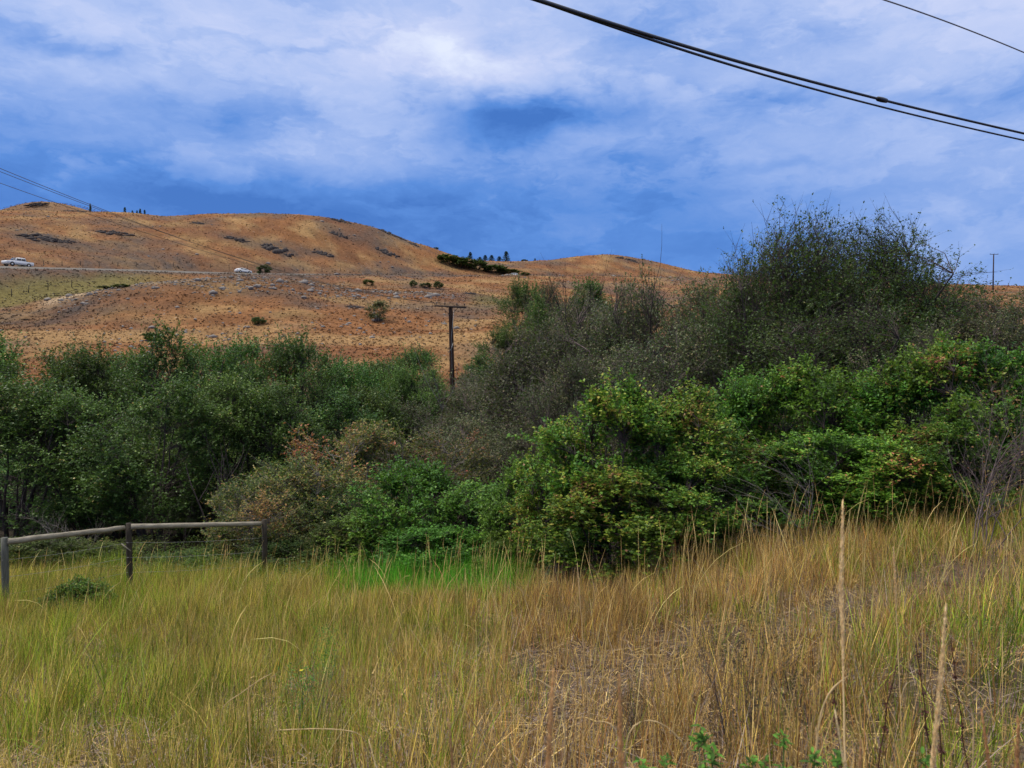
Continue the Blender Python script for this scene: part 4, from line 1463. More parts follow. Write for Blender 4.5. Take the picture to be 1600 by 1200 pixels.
# cable lashing down-lead beside the sleeve
cable('overhead_wire', line_pts([(1382, 0, 20), (1490, 38, 23), (1600, 82, 26)]), .020, M['cable_grey'],
      'thin grey wire high in the top right corner of the sky', 'wire', ext=.6)
xa, ya, za = PT
lw = [((-1.2, -.1, .25), (-60, 262), .020, 'upper of the thin wires coming down from the left edge of the sky'),
      ((.1, -.2, .1), (-60, 268), .018, 'middle thin wire close below the upper one at the left edge'),
      ((1.15, -.4, .05), (-60, 285), .018, 'lowest separate thin wire at the left edge of the sky')]
for (dx, dy, dz), (px_, py_), rd, lab in lw:
    tgt = {0: (0, 257), 1: (0, 262), 2: (0, 280)}[lw.index(((dx, dy, dz), (px_, py_), rd, lab))]
    A = np.array(P(tgt[0], tgt[1], 25.0)); B = np.array((xa + dx, ya + dy, za + dz))
    A2 = A + (A - B) * .35; A2[2] += 1.35
    cable('power_line', [A2, A, (A + B) / 2 - (0, 0, 1.0), B], rd * .5, M['wire_dark'], lab, 'wire', 'power lines to the utility pole', n=70, sides=5)


# ------------------------------------------------------------------ vehicles
M['paint'] = mat_plain('white_car_paint', (.66, .67, .68), .3, .5, var=.03)
M['glass'] = mat_plain('tinted_car_glass', (.02, .025, .03), .1, .6, var=.1)
M['tyre'] = mat_plain('tyre_rubber', (.02, .02, .02), .8, .3)
M['rim'] = mat_plain('alloy_rim', (.45, .45, .46), .35, .5, .7)
M['lamp'] = mat_plain('red_tail_lamp', (.35, .02, .02), .3, .5)
M['headlamp'] = mat_plain('clear_headlamp', (.6, .62, .65), .15, .6)


def prism(mb, prof, w, w_top=None, zsplit=None):
    n = len(prof)
    V = []
    for s in (-1, 1):
        for (x, z) in prof:
            ww = w if (zsplit is None or z <= zsplit) else w_top
            V.append((x, s * ww / 2, z))
    f = [np.array([list(range(n))]), np.array([list(range(n, 2 * n))[::-1]])]
    q = np.array([[i, i + n, (i + 1) % n + n, (i + 1) % n] for i in range(n)])
    mb.add(V, f + [q])


def wheel(parent, x, y, r):
    mb = MB()
    an = [(-.1, r * .9), (-.08, r), (.08, r), (.1, r * .9)]
    mb.tube([(0, a, 0) for a, _ in an], [b for _, b in an], 16)
    w = mb.build('wheel', M['tyre'], parent, True); w.location = (x, y, r)
    mb = MB(); mb.tube([(0, -.112, 0), (0, .112, 0)], r * .58, 12)
    mb.build('rim', M['rim'], w)


def vehicle(kind, px, label, lane=0.0, heading=1):
    Yc = float(ev(RY, px))
    x = (px - 800) / F * Yc
    i = int(np.argmin(np.abs(ROAD_C[:, 0] - x)))
    c = ROAD_C[i]; T = ROAD_T[i]
    nrm = np.array([-T[1], T[0], 0])
    c = c + nrm * lane
    rz = math.atan2(T[1], T[0]) + (math.pi if heading < 0 else 0)
    cat = 'pickup truck' if kind == 'pickup' else 'car'
    o = thing('pickup_truck' if kind == 'pickup' else 'parked_car', (c[0], c[1], c[2] + .05), label, cat, None, rz)
    if kind == 'pickup':
        body = [(-2.85, .45), (2.8, .45), (2.9, .7), (2.88, 1.02), (2.7, 1.12), (1.35, 1.2), (-2.85, 1.15)]
        cab_ = [(1.4, 1.19), (.75, 1.86), (.35, 1.93), (-.95, 1.93), (-1.1, 1.85), (-1.22, 1.14)]
        wins = [((.35, 1.52), (.95, .42)), ((-.65, 1.52), (.78, .42))]
        wz = .4; wx = (1.85, -1.75); W_ = 1.95
    else:
        body = [(-2.2, .35), (2.2, .3), (2.28, .6), (2.1, .85), (1.1, .98), (-1.9, 1.02), (-2.25, .9)]
        cab_ = [(1.15, .97), (.45, 1.42), (-.9, 1.47), (-1.6, 1.3), (-2.0, .98)]
        wins = [((.25, 1.2), (.8, .3)), ((-.75, 1.2), (.9, .3))]
        wz = .33; wx = (1.4, -1.35); W_ = 1.8
    mb = MB(); prism(mb, body, W_); b = mb.build('body', M['paint'], o)
    mb = MB(); prism(mb, cab_, W_ - .06, W_ - .42, cab_[0][1] + .05); cb = mb.build('cab', M['paint'], o)
    for (cx, cz), (ww, hh) in wins:
        for s in (-1, 1):
            mb = MB()
            yb = s * (W_ / 2 - .115)
            ta = s * math.atan2(.18, cab_[2][1] - cab_[0][1])
            Rw = np.array([[1, 0, 0], [0, math.cos(ta), -math.sin(ta)], [0, math.sin(ta), math.cos(ta)]])
            mb.box((cx, yb, cz), (ww, .04, hh), Rw)
            mb.build('side_window', M['glass'], cb)
    mb = MB()
    a, b2 = cab_[0], cab_[1]
    d = np.array([a[0] - b2[0], 0, a[1] - b2[1]]); cc = np.array([(a[0] + b2[0]) / 2 + .02, 0, (a[1] + b2[1]) / 2 + .03])
    ang = math.atan2(d[2], d[0])
    Rm = np.array([[math.cos(ang), 0, -math.sin(ang)], [0, 1, 0], [math.sin(ang), 0, math.cos(ang)]])
    mb.box(cc, (np.linalg.norm(d) * .8, W_ - .5, .02), Rm); mb.build('windscreen', M['glass'], cb)
    if kind == 'pickup':
        mb = MB(); mb.box((-2.02, 0, 1.16), (1.5, W_ - .3, .03)); mb.build('bed_liner', M['tyre'], o)
    for X in wx:
        for s in (-1, 1):
            wheel(o, X, s * (W_ / 2 - .1), wz)
            mb = MB(); mb.tube([(X, s * (W_ / 2 - .02), wz + .03), (X, s * (W_ / 2 + .006), wz + .03)], wz + .09, 14)
            mb.build('wheel_arch', M['tyre'], o)
    for s in (-1, 1):
        mb = MB(); mb.box((body[-1][0] - .01, s * (W_ / 2 - .12), .9), (.05, .16, .22)); mb.build('tail_lamp', M['lamp'], o)
        mb = MB(); mb.box((body[3][0] + .0, s * (W_ / 2 - .2), .8), (.1, .32, .14)); mb.build('headlamp', M['headlamp'], o)
        mb = MB(); mb.box((cab_[0][0] - .25, s * (W_ / 2 + .08), cab_[0][1] + .12), (.1, .14, .12)); mb.build('mirror', M['paint'], o)


vehicle('pickup', 16, 'white crew cab pickup truck on the hill road at the left edge', -1.9, -1)
vehicle('car', 373, 'low white car on the hill road above the grassy mound', -1.9, 1)
vehicle('car', 801, 'white car far along the road, only its roof and windows showing', -1.6, -1)


# ------------------------------------------------------------------ outcrops, boulders
def outcrop(px, Y, wpx, hpx, label, seed, mat='rock_dark', n=34):
    x, y, z = at(px, Y)
    w = wpx / F * Y; h = hpx / F * Y
    rg = np.random.default_rng(seed)
    mb = MB()
    for k in range(n):
        V, f = rock_arrays(rock_mesh('t', seed * 31 + k, (1, .9, 1), 1))
        cx = rg.uniform(-.5, .5) * w * .8
        s = (rg.uniform(.03, .13) * w, rg.uniform(.04, .12) * w, h * rg.uniform(.25, .7) * (1 - abs(cx) / w * 1.2))
        cy = rg.uniform(-.28, .22) * w * (1 - abs(cx) / w)
        zz = gz(x + cx, y + cy) - z
        mb.add(V * np.array(s) + np.array([cx, cy, zz - s[2] * .15]), [f])
    o = mb.build('rock_outcrop', M[mat])
    o.location = (x, y, z)
    tag(o, label, 'rock outcrop', 'rock outcrops on the dry hills')


for i, (px, py, w, h, lab) in enumerate(OUTCROPS):
    Y = OUT_Y[(px, py)]
    outcrop(px, Y, w, h, lab, 900 + i)

BR = [rock_mesh('boulder', 50 + i, (1, .8, .62), 2) for i in range(4)]
for k, (px, py, w, lab) in enumerate([
    (237, 513, 11, 'white boulder on the terrace behind the tree with thin shoots'),
    (205, 514, 8, 'pale boulder left of the white boulder on the terrace'),
    (192, 511, 7, 'small pale boulder at the left end of the terrace rocks'),
    (262, 515, 8, 'pale boulder right of the white boulder on the terrace'),
    (305, 500, 7, 'lone pale boulder above the terrace between the spired trees'),
    (75, 469, 12, 'leftmost pale boulder on the crest of the grassy mound'),
    (108, 463, 12, 'pale boulder second from left on the mound crest'),
    (140, 461, 11, 'pale boulder right of the second one on the mound crest'),
    (392, 452, 12, 'pale boulder under the white car on the mound'),
    (428, 452, 12, 'pale boulder below the roadside bush'),
    (485, 455, 12, 'pale boulder at the upper right of the stony mound'),
    (500, 460, 10, 'pale boulder below the upper right one on the stony mound'),
    (475, 466, 10, 'pale boulder in the middle of the stony mound'),
    (528, 464, 9, 'rightmost pale boulder of the stony mound'),
    (375, 490, 8, 'pale boulder alone low on the mound'),
    (673, 522, 8, 'pale boulder left of the pole crossarm foot')]):
    Y = depth_of(px, py, 86, 300)
    x, y, z = at(px, Y)
    o = link('boulder', BR[k % 4], M['rock'])
    s = w / F * Y / 2
    o.location = (x, y, z + s * .15); o.scale = (s, s, s); o.rotation_euler = (0, 0, k * 1.3)
    tag(o, lab, 'boulder', 'pale boulders on the dry slope')

# roadside wire fence, far away
def far_fence(pxs, dY, h, label, name='wire_fence'):
    pts = []
    for px in pxs:
        Y = float(ev(RY, px)) + dY
        pts.append(at(px, Y))
    x0, y0, z0 = pts[0]
    o = thing(name, (x0, y0, z0), label, 'fence')
    me = None
    for p in pts:
        if me is None:
            mb = MB(); mb.tube([(0, 0, -.2), (0, 0, h)], .07, 5); me = mb.mesh('post')
        q = link('post', me, M['post'], o); q.location = (p[0] - x0, p[1] - y0, p[2] - z0)
    for dz in (h * .55, h * .92):
        mb = MB(); mb.tube([(p[0] - x0, p[1] - y0, p[2] - z0 + dz) for p in pts], .008, 3)
        mb.build('wire', M['wire'], o)


far_fence(np.arange(10, 760, 29), 24, 1.3, 'long wire fence with thin posts across the hill above the road')
far_fence([18, 45, 75, 112], -26, 1.4, 'short wire fence with four posts in the green hollow below the pickup')


# ------------------------------------------------------------------ grass
def blade_strips(base, hgt, wid, lean_dir, lean, curl, cols_b, cols_t, rg, seg=3):
    """tapered curved blades; returns V, faces, col"""
    n = len(base)
    t = np.linspace(0, 1, seg + 1)
    ld = np.stack([np.cos(lean_dir), np.sin(lean_dir)], 1)
    fa = rg.uniform(0, math.pi, n)
    # face the width more or less any way
    side = np.stack([np.cos(fa), np.sin(fa), np.zeros(n)], 1)
    rows = []; cs = []
    for k in range(seg + 1):
        tk = t[k]
        off = lean * tk + curl * tk ** 2.2
        c = base.copy()
        c[:, :2] += ld * (off * hgt)[:, None]
        c[:, 2] += hgt * (tk - .35 * curl * tk ** 2.5)
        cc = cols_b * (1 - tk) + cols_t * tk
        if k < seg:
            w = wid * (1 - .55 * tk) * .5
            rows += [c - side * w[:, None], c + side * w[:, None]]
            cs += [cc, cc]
        else:
            rows += [c]; cs += [cc]
    nv = 2 * seg + 1
    V = np.stack(rows, 1).reshape(-1, 3)
    C = np.stack(cs, 1).reshape(-1, 3)
    b = (np.arange(n) * nv)[:, None]
    q = np.concatenate([b + np.array([[2 * k, 2 * k + 1, 2 * k + 3, 2 * k + 2]]) for k in range(seg - 1)], 0)
    tr = b + np.array([[2 * seg - 2, 2 * seg - 1, 2 * seg]])
    return V, [q, tr], C


def px_of(x, y):
    return 800 + F * x / np.maximum(y, .3)


def sample_field(n, y0, y1, pxa=-190, pxb=1790, power=1.0):
    """even over the ground area between depths y0 and y1"""
    u = RNG.random(n)
    Y = np.sqrt(y0 ** 2 + u ** power * (y1 ** 2 - y0 ** 2))
    px = RNG.uniform(pxa, pxb, n)
    return (px - 800) / F * Y, Y, px


def greenness(x, y):
    px = px_of(x, y)
    g = .62 * fbm(x / 1.3 + 4, y / 1.3, 3) + .50 * fbm(x / .45, y / .45 + 7, 2)
    g += np.interp(px, [0, 300, 700, 850, 1100, 1300, 1600], [.62, .60, .42, .12, .06, .26, .48])
    # vivid strip by the low shrubs
    e = field_edge(px) - y
    g += 1.0 * (1 - sstep(2.4, 5.0, e)) * sstep(480, 600, px) * (1 - sstep(820, 850, px))
    g += .35 * (1 - sstep(.3, 2.2, e)) * (1 - sstep(480, 600, px))
    g += .30 * (1 - sstep(.2, 1.6, e)) * sstep(1100, 1200, px) * (1 - sstep(1450, 1560, px))
    g += .30 * sstep(1300, 1500, px) * (1 - sstep(4.5, 7.5, y))
    g -= .28 * sstep(700, 850, px) * (1 - sstep(1080, 1250, px)) * (1 - sstep(4, 6, y))
    g -= .20 * (1 - sstep(3.8, 5.5, y)) * (1 - sstep(1250, 1400, px))
    return g


def bareness(x, y):
    """1 where the ground shows between the stalks"""
    px = px_of(x, y)
    b = sstep(.15, .5, fbm(x / 1.1 - 3, y / .8 + 2, 3)) * .55
    Q = lambda cx, cy, sx, sy: np.exp(-((px - cx) / sx) ** 2 - ((y - cy) / sy) ** 2)
    b = b + .9 * Q(930, 6.3, 170, .9) + .9 * Q(1290, 7.2, 130, .8) + .98 * Q(1510, 7.9, 130, 1.2) + .5 * Q(560, 4.3, 120, .6) + .5 * Q(860, 4.8, 90, .6) + .45 * Q(250, 4.4, 90, .5)
    return np.clip(b * np.interp(px, [0, 500, 800, 2000], [.5, .7, 1, 1]), 0, .93)


PAL = {k: np.array(v) for k, v in dict(
    straw=(.76, .56, .23), tan=(.55, .36, .14), rust=(.40, .20, .06), gold=(.74, .52, .10), green=(.17, .27, .025), lime=(.45, .46, .05),
    vivid=(.13, .40, .03), grey=(.28, .22, .18), mauve=(.20, .12, .10)).items()}


def grass_layer(name, n, y0, y1, hr, wr, label, mode, seg=3, power=1.0):
    per = 16
    nc = n // per
    cx, cY, _p = sample_field(nc, y0, y1, power=power)
    ck = RNG.random(nc) < .60 + .9 * fbm(cx / .6 + 11, cY / .6, 2)
    cx, cY = cx[ck], cY[ck]
    nc = len(cx)
    k_ = np.repeat(np.arange(nc), per)
    cr = RNG.lognormal(-3.2, .5, nc)
    ox = RNG.normal(0, 1, len(k_)) * cr[k_]; oy = RNG.normal(0, 1, len(k_)) * cr[k_]
    x = cx[k_] + ox; Y = cY[k_] + oy
    Y = np.maximum(Y, 1.5)
    px = px_of(x, Y)
    cb_r = RNG.normal(0, 1, nc); ch_r = RNG.uniform(.62, 1.15, nc); cg_r = RNG.normal(0, .22, nc); cl_a = RNG.normal(.3, 1.6, nc); cl_m = np.abs(RNG.normal(0, .09, nc))
    g = greenness(x, Y) + cg_r[k_]
    ba = bareness(x, Y)
    keep = (Y < field_edge(px) + RNG.normal(0, .35, len(Y))) & (RNG.random(len(Y)) > ba)
    if mode == 'green':
        keep &= RNG.random(len(Y)) < np.clip(g * 1.25, 0.02, 1)
    else:
        keep &= RNG.random(len(Y)) < np.clip(1.25 - g, .15, 1)
    k_, ox, oy = k_[keep], ox[keep], oy[keep]
    x, Y, px, g, ba = x[keep], Y[keep], px[keep], g[keep], ba[keep]
    m = len(x)
    z = ground(x, Y)
    patch = .5 + .9 * fbm(x / 1.7 + 31, Y / 1.7 - 5, 3)
    h = RNG.uniform(*hr, m) * (.72 + .55 * np.clip(patch, 0, 1)) * (1 - .35 * ba) * ch_r[k_]
    h *= np.interp(px, [0, 800, 1000, 1600], [1.0, 1.0, 1.08, 1.05])
    if mode == 'green':
        h *= 1 + .45 * np.clip((g - .8) * 2, 0, 1)
    w = RNG.uniform(*wr, m) * (1 + Y * .07)
    r1 = RNG.random(m); r2 = RNG.random(m)[:, None]
    if mode == 'green':
        e_ = field_edge(px) - Y
        viv = (np.clip((g - .75) * 1.8, 0, 1) * (1 - sstep(3.2, 5.4, e_)) * sstep(470, 580, px) * (1 - sstep(820, 850, px)) + .25 * np.clip((g - .9) * 2, 0, 1))
        viv = np.clip(viv, 0, 1)[:, None]
        ct = PAL['green'] * (1 - r2) + PAL['lime'] * r2
        ct = ct * (1 - viv) + PAL['vivid'] * viv * RNG.uniform(.7, 1.4, (m, 1))
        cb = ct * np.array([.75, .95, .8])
    else:
        ct = PAL['straw'] * (1 - r2) + PAL['gold'] * r2
        k = r1 < .34; ct[k] = PAL['tan'] * RNG.uniform(.7, 1.3, (k.sum(), 1))
        k = (r1 > .34) & (r1 < .34 + .12 * sstep(500, 900, px) + .08); ct[k] = PAL['rust'] * RNG.uniform(.7, 1.5, (k.sum(), 1))
        k = r1 > .92; ct[k] = PAL['grey'] * RNG.uniform(.8, 1.4, (k.sum(), 1))
        lft = (1 - sstep(300, 900, px))[:, None]
        ct = ct * (1 - .35 * lft) + PAL['lime'] * (.35 * lft)
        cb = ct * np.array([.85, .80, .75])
    var = np.exp(RNG.normal(-.16, .50, (m, 1))) * (.92 + .5 * fbm(x / .35, Y / .35 + 20, 2) + .35 * fbm(x / 1.6 + 9, Y / 1.6, 2))[:, None]
    var = np.clip(var * (1 + .18 * cb_r[k_])[:, None], .25, 1.75)
    ct = ct * var; cb = cb * var
    ld = np.where(RNG.random(m) < .6, np.arctan2(oy, ox) + RNG.normal(0, .4, m), cl_a[k_])
    lean = np.abs(RNG.normal(0, .11, m)) + cl_m[k_] + (r1 > .90) * RNG.uniform(.2, .9, m)
    curl = np.abs(RNG.normal(0, .11, m)) + (r1 < .06) * RNG.uniform(.3, .8, m)
    B = np.stack([x, Y, z - .03], 1)
    parts = []
    for sel, sg in ((Y < 7, 3), (Y >= 7, 2)):
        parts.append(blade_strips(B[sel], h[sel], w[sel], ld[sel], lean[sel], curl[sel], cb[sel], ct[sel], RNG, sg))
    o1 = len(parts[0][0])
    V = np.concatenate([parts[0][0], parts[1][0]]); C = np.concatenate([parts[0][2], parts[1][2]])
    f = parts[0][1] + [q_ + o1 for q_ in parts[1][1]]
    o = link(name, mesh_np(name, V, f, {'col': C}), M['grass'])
    tag(o, label, 'grass', kind='stuff')
    return m


grass_layer('dry_grass', 600000, 1.9, 20, (.22, .56), (.0024, .0048), 'dry straw coloured field grass filling the foreground', 'dry', 3, .80)
grass_layer('green_grass', 430000, 1.9, 20, (.22, .52), (.0028, .0054), 'green and yellow green blades growing through the field grass', 'green', 3, .85)


def litter_layer():
    n = 60000
    x, Y, px = sample_field(n, 1.8, 14)
    keep = Y < field_edge(px)
    x, Y, px = x[keep], Y[keep], px[keep]
    m = len(x)
    z = ground(x, Y)
    a = RNG.uniform(0, 6.283, m)
    L = RNG.uniform(.08, .34, m); w = RNG.uniform(.002, .005, m)
    d = np.stack([np.cos(a), np.sin(a), RNG.normal(0.06, .16, m)], 1)
    p = np.stack([x, Y, z + RNG.uniform(.005, .10, m)], 1)
    s = np.stack([-np.sin(a), np.cos(a), np.zeros(m)], 1)
    tip = p + d * L[:, None]
    V = np.stack([p - s * w[:, None], p + s * w[:, None], tip], 1).reshape(-1, 3)
    r = RNG.random((m, 1))
    c = np.where(r < .35, PAL['grey'], np.where(r < .7, PAL['tan'] * .8, np.where(r < .85, PAL['mauve'], PAL['straw']))) * RNG.uniform(.55, 1.25, (m, 1))
    redz = np.exp(-((px - 1520) / 130) ** 2 - ((Y - 8) / 1.4) ** 2)[:, None]
    c = c * (1 - .7 * redz) + np.array([.13, .05, .04]) * .7 * redz
    o = link('straw_litter', mesh_np('straw_litter', V, [np.arange(m * 3).reshape(-1, 3)], {'col': np.repeat(c, 3, axis=0)}), M['grass'])
    tag(o, 'flattened dead straw and leaf litter lying between the stalks', 'litter', kind='stuff')


litter_layer()


def seed_stalks():
    """taller culms with narrow seed heads standing out of the field"""
    n = 3000
    x, Y, px = sample_field(n, 2.6, 17, power=.7)
    w_ = np.interp(px, [0, 500, 850, 1100, 1600], [.22, .3, .9, 1, 1])
    keep = (Y < field_edge(px) + .2) & (RNG.random(n) < w_)
    x, Y, px = x[keep], Y[keep], px[keep]
    m = len(x); z = ground(x, Y)
    Kn = 7
    t = np.linspace(0, 1, Kn)
    h = RNG.uniform(.5, 1.05, m) * np.interp(px, [0, 800, 1600], [.8, 1, 1.05])
    a = RNG.normal(.1, 1.3, m)
    lean = np.abs(RNG.normal(.1, .16, m)); curl = np.where(RNG.random(m) < .10, RNG.uniform(.2, .6, m), RNG.uniform(0, .12, m))
    off = lean[:, None] * t + curl[:, None] * t ** 2.6
    Pt = np.stack([x[:, None] + np.cos(a)[:, None] * off * h[:, None], Y[:, None] + np.sin(a)[:, None] * off * h[:, None],
                   z[:, None] + h[:, None] * (t[None] - .45 * curl[:, None] * t[None] ** 3)], 2)
    rad = np.array([.0016, .0015, .0014, 0.0013, .0019, .0022, .0007])[None] * RNG.uniform(.7, 1.25, (m, 1)) * (1 + Y[:, None] * .045)
    V, f = tubes(Pt, rad, 3)
    c = np.clip(PAL['straw'] * RNG.uniform(.8, 1.45, (m, 1)), 0, .9)
    k = RNG.random(m) < .25; c[k] = PAL['tan'] * RNG.uniform(.9, 1.4, (k.sum(), 1))
    o = link('seed_stalks', mesh_np('seed_stalks', V, [f], {'col': np.repeat(c, Kn * 3, axis=0)}), M['grass'])
    tag(o, 'pale straw seed stalks standing above the field grass', 'grass', kind='stuff')


seed_stalks()


def undergrowth():
    """leafy ground cover under the fence and along the thicket"""
    n = 60000
    px = RNG.uniform(-190, 860, n)
    e = field_edge(px)
    Y = e + RNG.uniform(-1, 1, n) * 3.4 + .6
    x = (px - 800) / F * Y
    cl = fbm(x / .6, Y / .6 + 3, 3)
    k = RNG.random(n) < (.55 + .9 * cl) * (.25 + .75 * sstep(-2.6, -.6, Y - e))
    x, Y, px, cl, e = x[k], Y[k], px[k], cl[k], e[k]
    z = ground(x, Y)
    hh = (.34 + .5 * np.clip(cl + .35, 0, 1)) * (.35 + .65 * sstep(-2.8, .6, Y - e))
    q = np.stack([x, Y, z + RNG.random(len(x)) ** .6 * hh + .03], 1)
    d = RNG.normal(0, 1, (len(q), 3)); d[:, 2] = np.abs(d[:, 2]) * .5
    V, f = leaf_quads(q, d, RNG.uniform(.03, .07, len(q)), RNG.uniform(.018, .036, len(q)), RNG)
    tint = np.clip(.35 + .5 * cl + RNG.normal(0, .2, len(q)), 0, 1)
    o = link('undergrowth', mesh_np('undergrowth', V, [f], {'tint': np.repeat(tint, 4)}), M['leaf_under'])
    tag(o, 'leafy green undergrowth under the fence and along the thicket', 'undergrowth', kind='stuff')


undergrowth()


# ------------------------------------------------------------------ single plants in the foreground
def stalk(px0, py0, px1, py1, Y0, Y1, label, r=.0021, head=.36, head_r=.0065, bend=0.0, col=(.82, .62, .33), hooked=False, mat=None):
    """one grass culm: foot at the ground below (px1,py1), tip at (px0,py0)"""
    tip = np.array(P(px0, py0, Y0)); low = np.array(P(px1, py1, Y1))
    dirv = low - tip
    zg = gz(low[0], low[1])
    k = (zg - tip[2]) / dirv[2] if dirv[2] < -.01 else 1.0
    k = min(max(k, 1.0), 2.5)
    foot = tip + dirv * k
    foot[2] = gz(foot[0], foot[1]) - .03
    n = 26; t = np.linspace(0, 1, n)
    p = foot[None] * (1 - t)[:, None] + tip[None] * t[:, None]
    p[:, 0] += bend * np.sin(t * math.pi) * np.linalg.norm(tip - foot)
    p += np.cumsum(np.random.default_rng(int(px0)).normal(0, .0009, (n, 3)), axis=0)
    o = thing('grass_stalk', tuple(foot), label, 'grass stalk', 'tall dry grass stalks in the foreground')
    off = foot
    c = np.array(col)
    mb = MB(); mb.tube(p - off, r * (1 - .45 * t), 6, col=c)
    mb.build('stem', M['grass'], o, True)
    # seed head: overlapping spikelets hugging the top of the culm
    rg = np.random.default_rng(int(px0 * 3 + py0))
    ns = int(900 * head / .36)
    s = 1 - head * rg.random(ns)
    i = np.clip((s * (n - 1)).astype(int), 0, n - 2); fr = s * (n - 1) - i
    q = (p[i] * (1 - fr)[:, None] + p[i + 1] * fr[:, None]) - off
    ax = p[-1] - p[-8]; ax /= np.linalg.norm(ax)
    prof = np.clip(np.sin(np.clip((1 - s) / head, 0, 1) * math.pi * .92 + .2), .15, 1)
    sd = rg.normal(0, 1, (ns, 3)); sd -= (sd @ ax)[:, None] * ax; sd /= np.linalg.norm(sd, axis=1, keepdims=True)
    q = q + sd * (head_r * .45 * prof)[:, None]
    d = ax[None] + sd * .22
    V, f = leaf_quads(q, d, rg.uniform(.008, .016, ns) * (head_r / .0065) * (.35 + .65 * prof), rg.uniform(.0016, .0030, ns) * (head_r / .0065), rg, up=.1)
    cc = np.repeat(c[None] * rg.uniform(.7, 1.35, (ns, 1)), 4, axis=0)
    link('seed_head', mesh_np('seed_head', V, [f], {'col': cc}), M['grass'], o)
    # one dry leaf blade
    b = p[int(n * .35)] - off
    a = rg.uniform(0, 6.28)
    V, f, C = blade_strips(b[None], np.array([.22]), np.array([.005]), np.array([a]), np.array([.5]), np.array([.5]), c[None] * .8, c[None], rg, 5)
    link('leaf_blade', mesh_np('leaf_blade', V, f, {'col': C}), M['grass'], o)
    return o


stalk(1317, 786, 1340, 1190, 1.75, 1.6, 'tallest straw stalk in the foreground, upright, reaching the green bushes', r=.0024, head=.30, head_r=.0060, bend=-.02)
stalk(1484, 945, 1424, 1200, 1.45, 1.4, 'thick straw stalk leaning right in the right foreground', r=.0024, head=.42, head_r=.0060, bend=.02)
stalk(866, 1052, 846, 1200, 1.35, 1.3, 'blurred tan stalk left of centre at the bottom edge, leaning right', r=.0024, head=.5, head_r=.0070, col=(.72, .46, .21))
stalk(969, 1060, 976, 1200, 1.25, 1.25, 'blurred upright tan stalk at the bottom edge right of the leaning one', r=.0024, head=.5, head_r=.0066, col=(.70, .43, .19))
stalk(1582, 1118, 1566, 1200, 1.2, 1.2, 'blurred sandy stalk at the right edge bottom', r=.0024, head=.6, head_r=.0062, col=(.58, .32, .14))
stalk(1538, 1112, 1590, 1170, 1.35, 1.3, 'tan stalk crossing diagonally near the right edge bottom', r=.002, head=.5, head_r=.005, col=(.56, .30, .13))
stalk(1300, 1112, 1360, 1205, 1.5, 1.45, 'pale stalk leaning left beside the tallest stalk near the bottom', r=.0022, head=.6, head_r=.0045, col=(.82, .66, .38))
stalk(1345, 1165, 1350, 1210, 1.3, 1.3, 'short blurred stalk at the bottom crossing the tallest stalk', r=.0022, head=.5, head_r=.0055, col=(.60, .36, .17))
stalk(710, 1130, 722, 1200, 1.7, 1.7, 'short tan stalk at the bottom left of centre', r=.0022, head=.5, head_r=.0055, col=(.58, .36, .17))
stalk(555, 1155, 572, 1200, 1.9, 1.9, 'pale bent stalk low at the bottom between the left corner and centre', r=.0020, head=.6, head_r=.0035, col=(.80, .64, .36))
stalk(574, 1156, 618, 1205, 2.3, 2.2, 'pale stalk leaning left beside the pale bent stalk at the bottom', r=.0020, head=.6, head_r=.0035, col=(.80, .64, .36))
stalk(1394, 855, 1402, 980, 3.6, 3.6, 'thin straw stalk halfway between the tallest and the thick leaning stalk', r=.0024, head=.3, head_r=.0065)
stalk(1280, 1135, 1278, 1200, 2.2, 2.2, 'thin pale stalk just left of the green weeds at the bottom', r=.002, head=.5, head_r=.004)
stalk(902, 880, 912, 1010, 4.6, 4.6, 'tall straw stalk against the foot of the yellowing bushes', r=.0024, head=.25, head_r=.0055)


def arched(pix, Y, label, r=.0010):
    """a culm that bends over; pixel path from its lowest seen point to its drooping tip"""
    q = np.array([P(a, b, Y) for a, b in pix])
    foot = np.array([q[0][0] - .02, Y, gz(q[0][0], Y) - .02])
    q = np.vstack([foot[None], q])
    d = np.concatenate([[0], np.cumsum(np.linalg.norm(np.diff(q, axis=0), axis=1))])
    sN = np.linspace(0, d[-1], 40)
    p = np.stack([np.interp(sN, d, q[:, k]) for k in range(3)], 1)
    for _ in range(5):
        p[1:-1] = (p[:-2] + p[1:-1] * 2 + p[2:]) / 4
    o = thing('grass_stalk', tuple(foot), label, 'grass stalk', 'bent over dry grass stalks')
    c = np.array([.66, .49, .25])
    rad = np.full(40, r); rad[27:39] = r * (1.6 + .5 * np.sin(np.arange(12) * 2.1)); rad[39] = r * .4
    mb = MB(); mb.tube((p - foot)[:28], rad[:28].clip(0, r), 5, col=c * .85); mb.build('stem', M['grass'], o, True)
    mb = MB(); mb.tube((p - foot)[27:], rad[27:], 5, col=c); mb.build('seed_head', M['grass'], o, True)


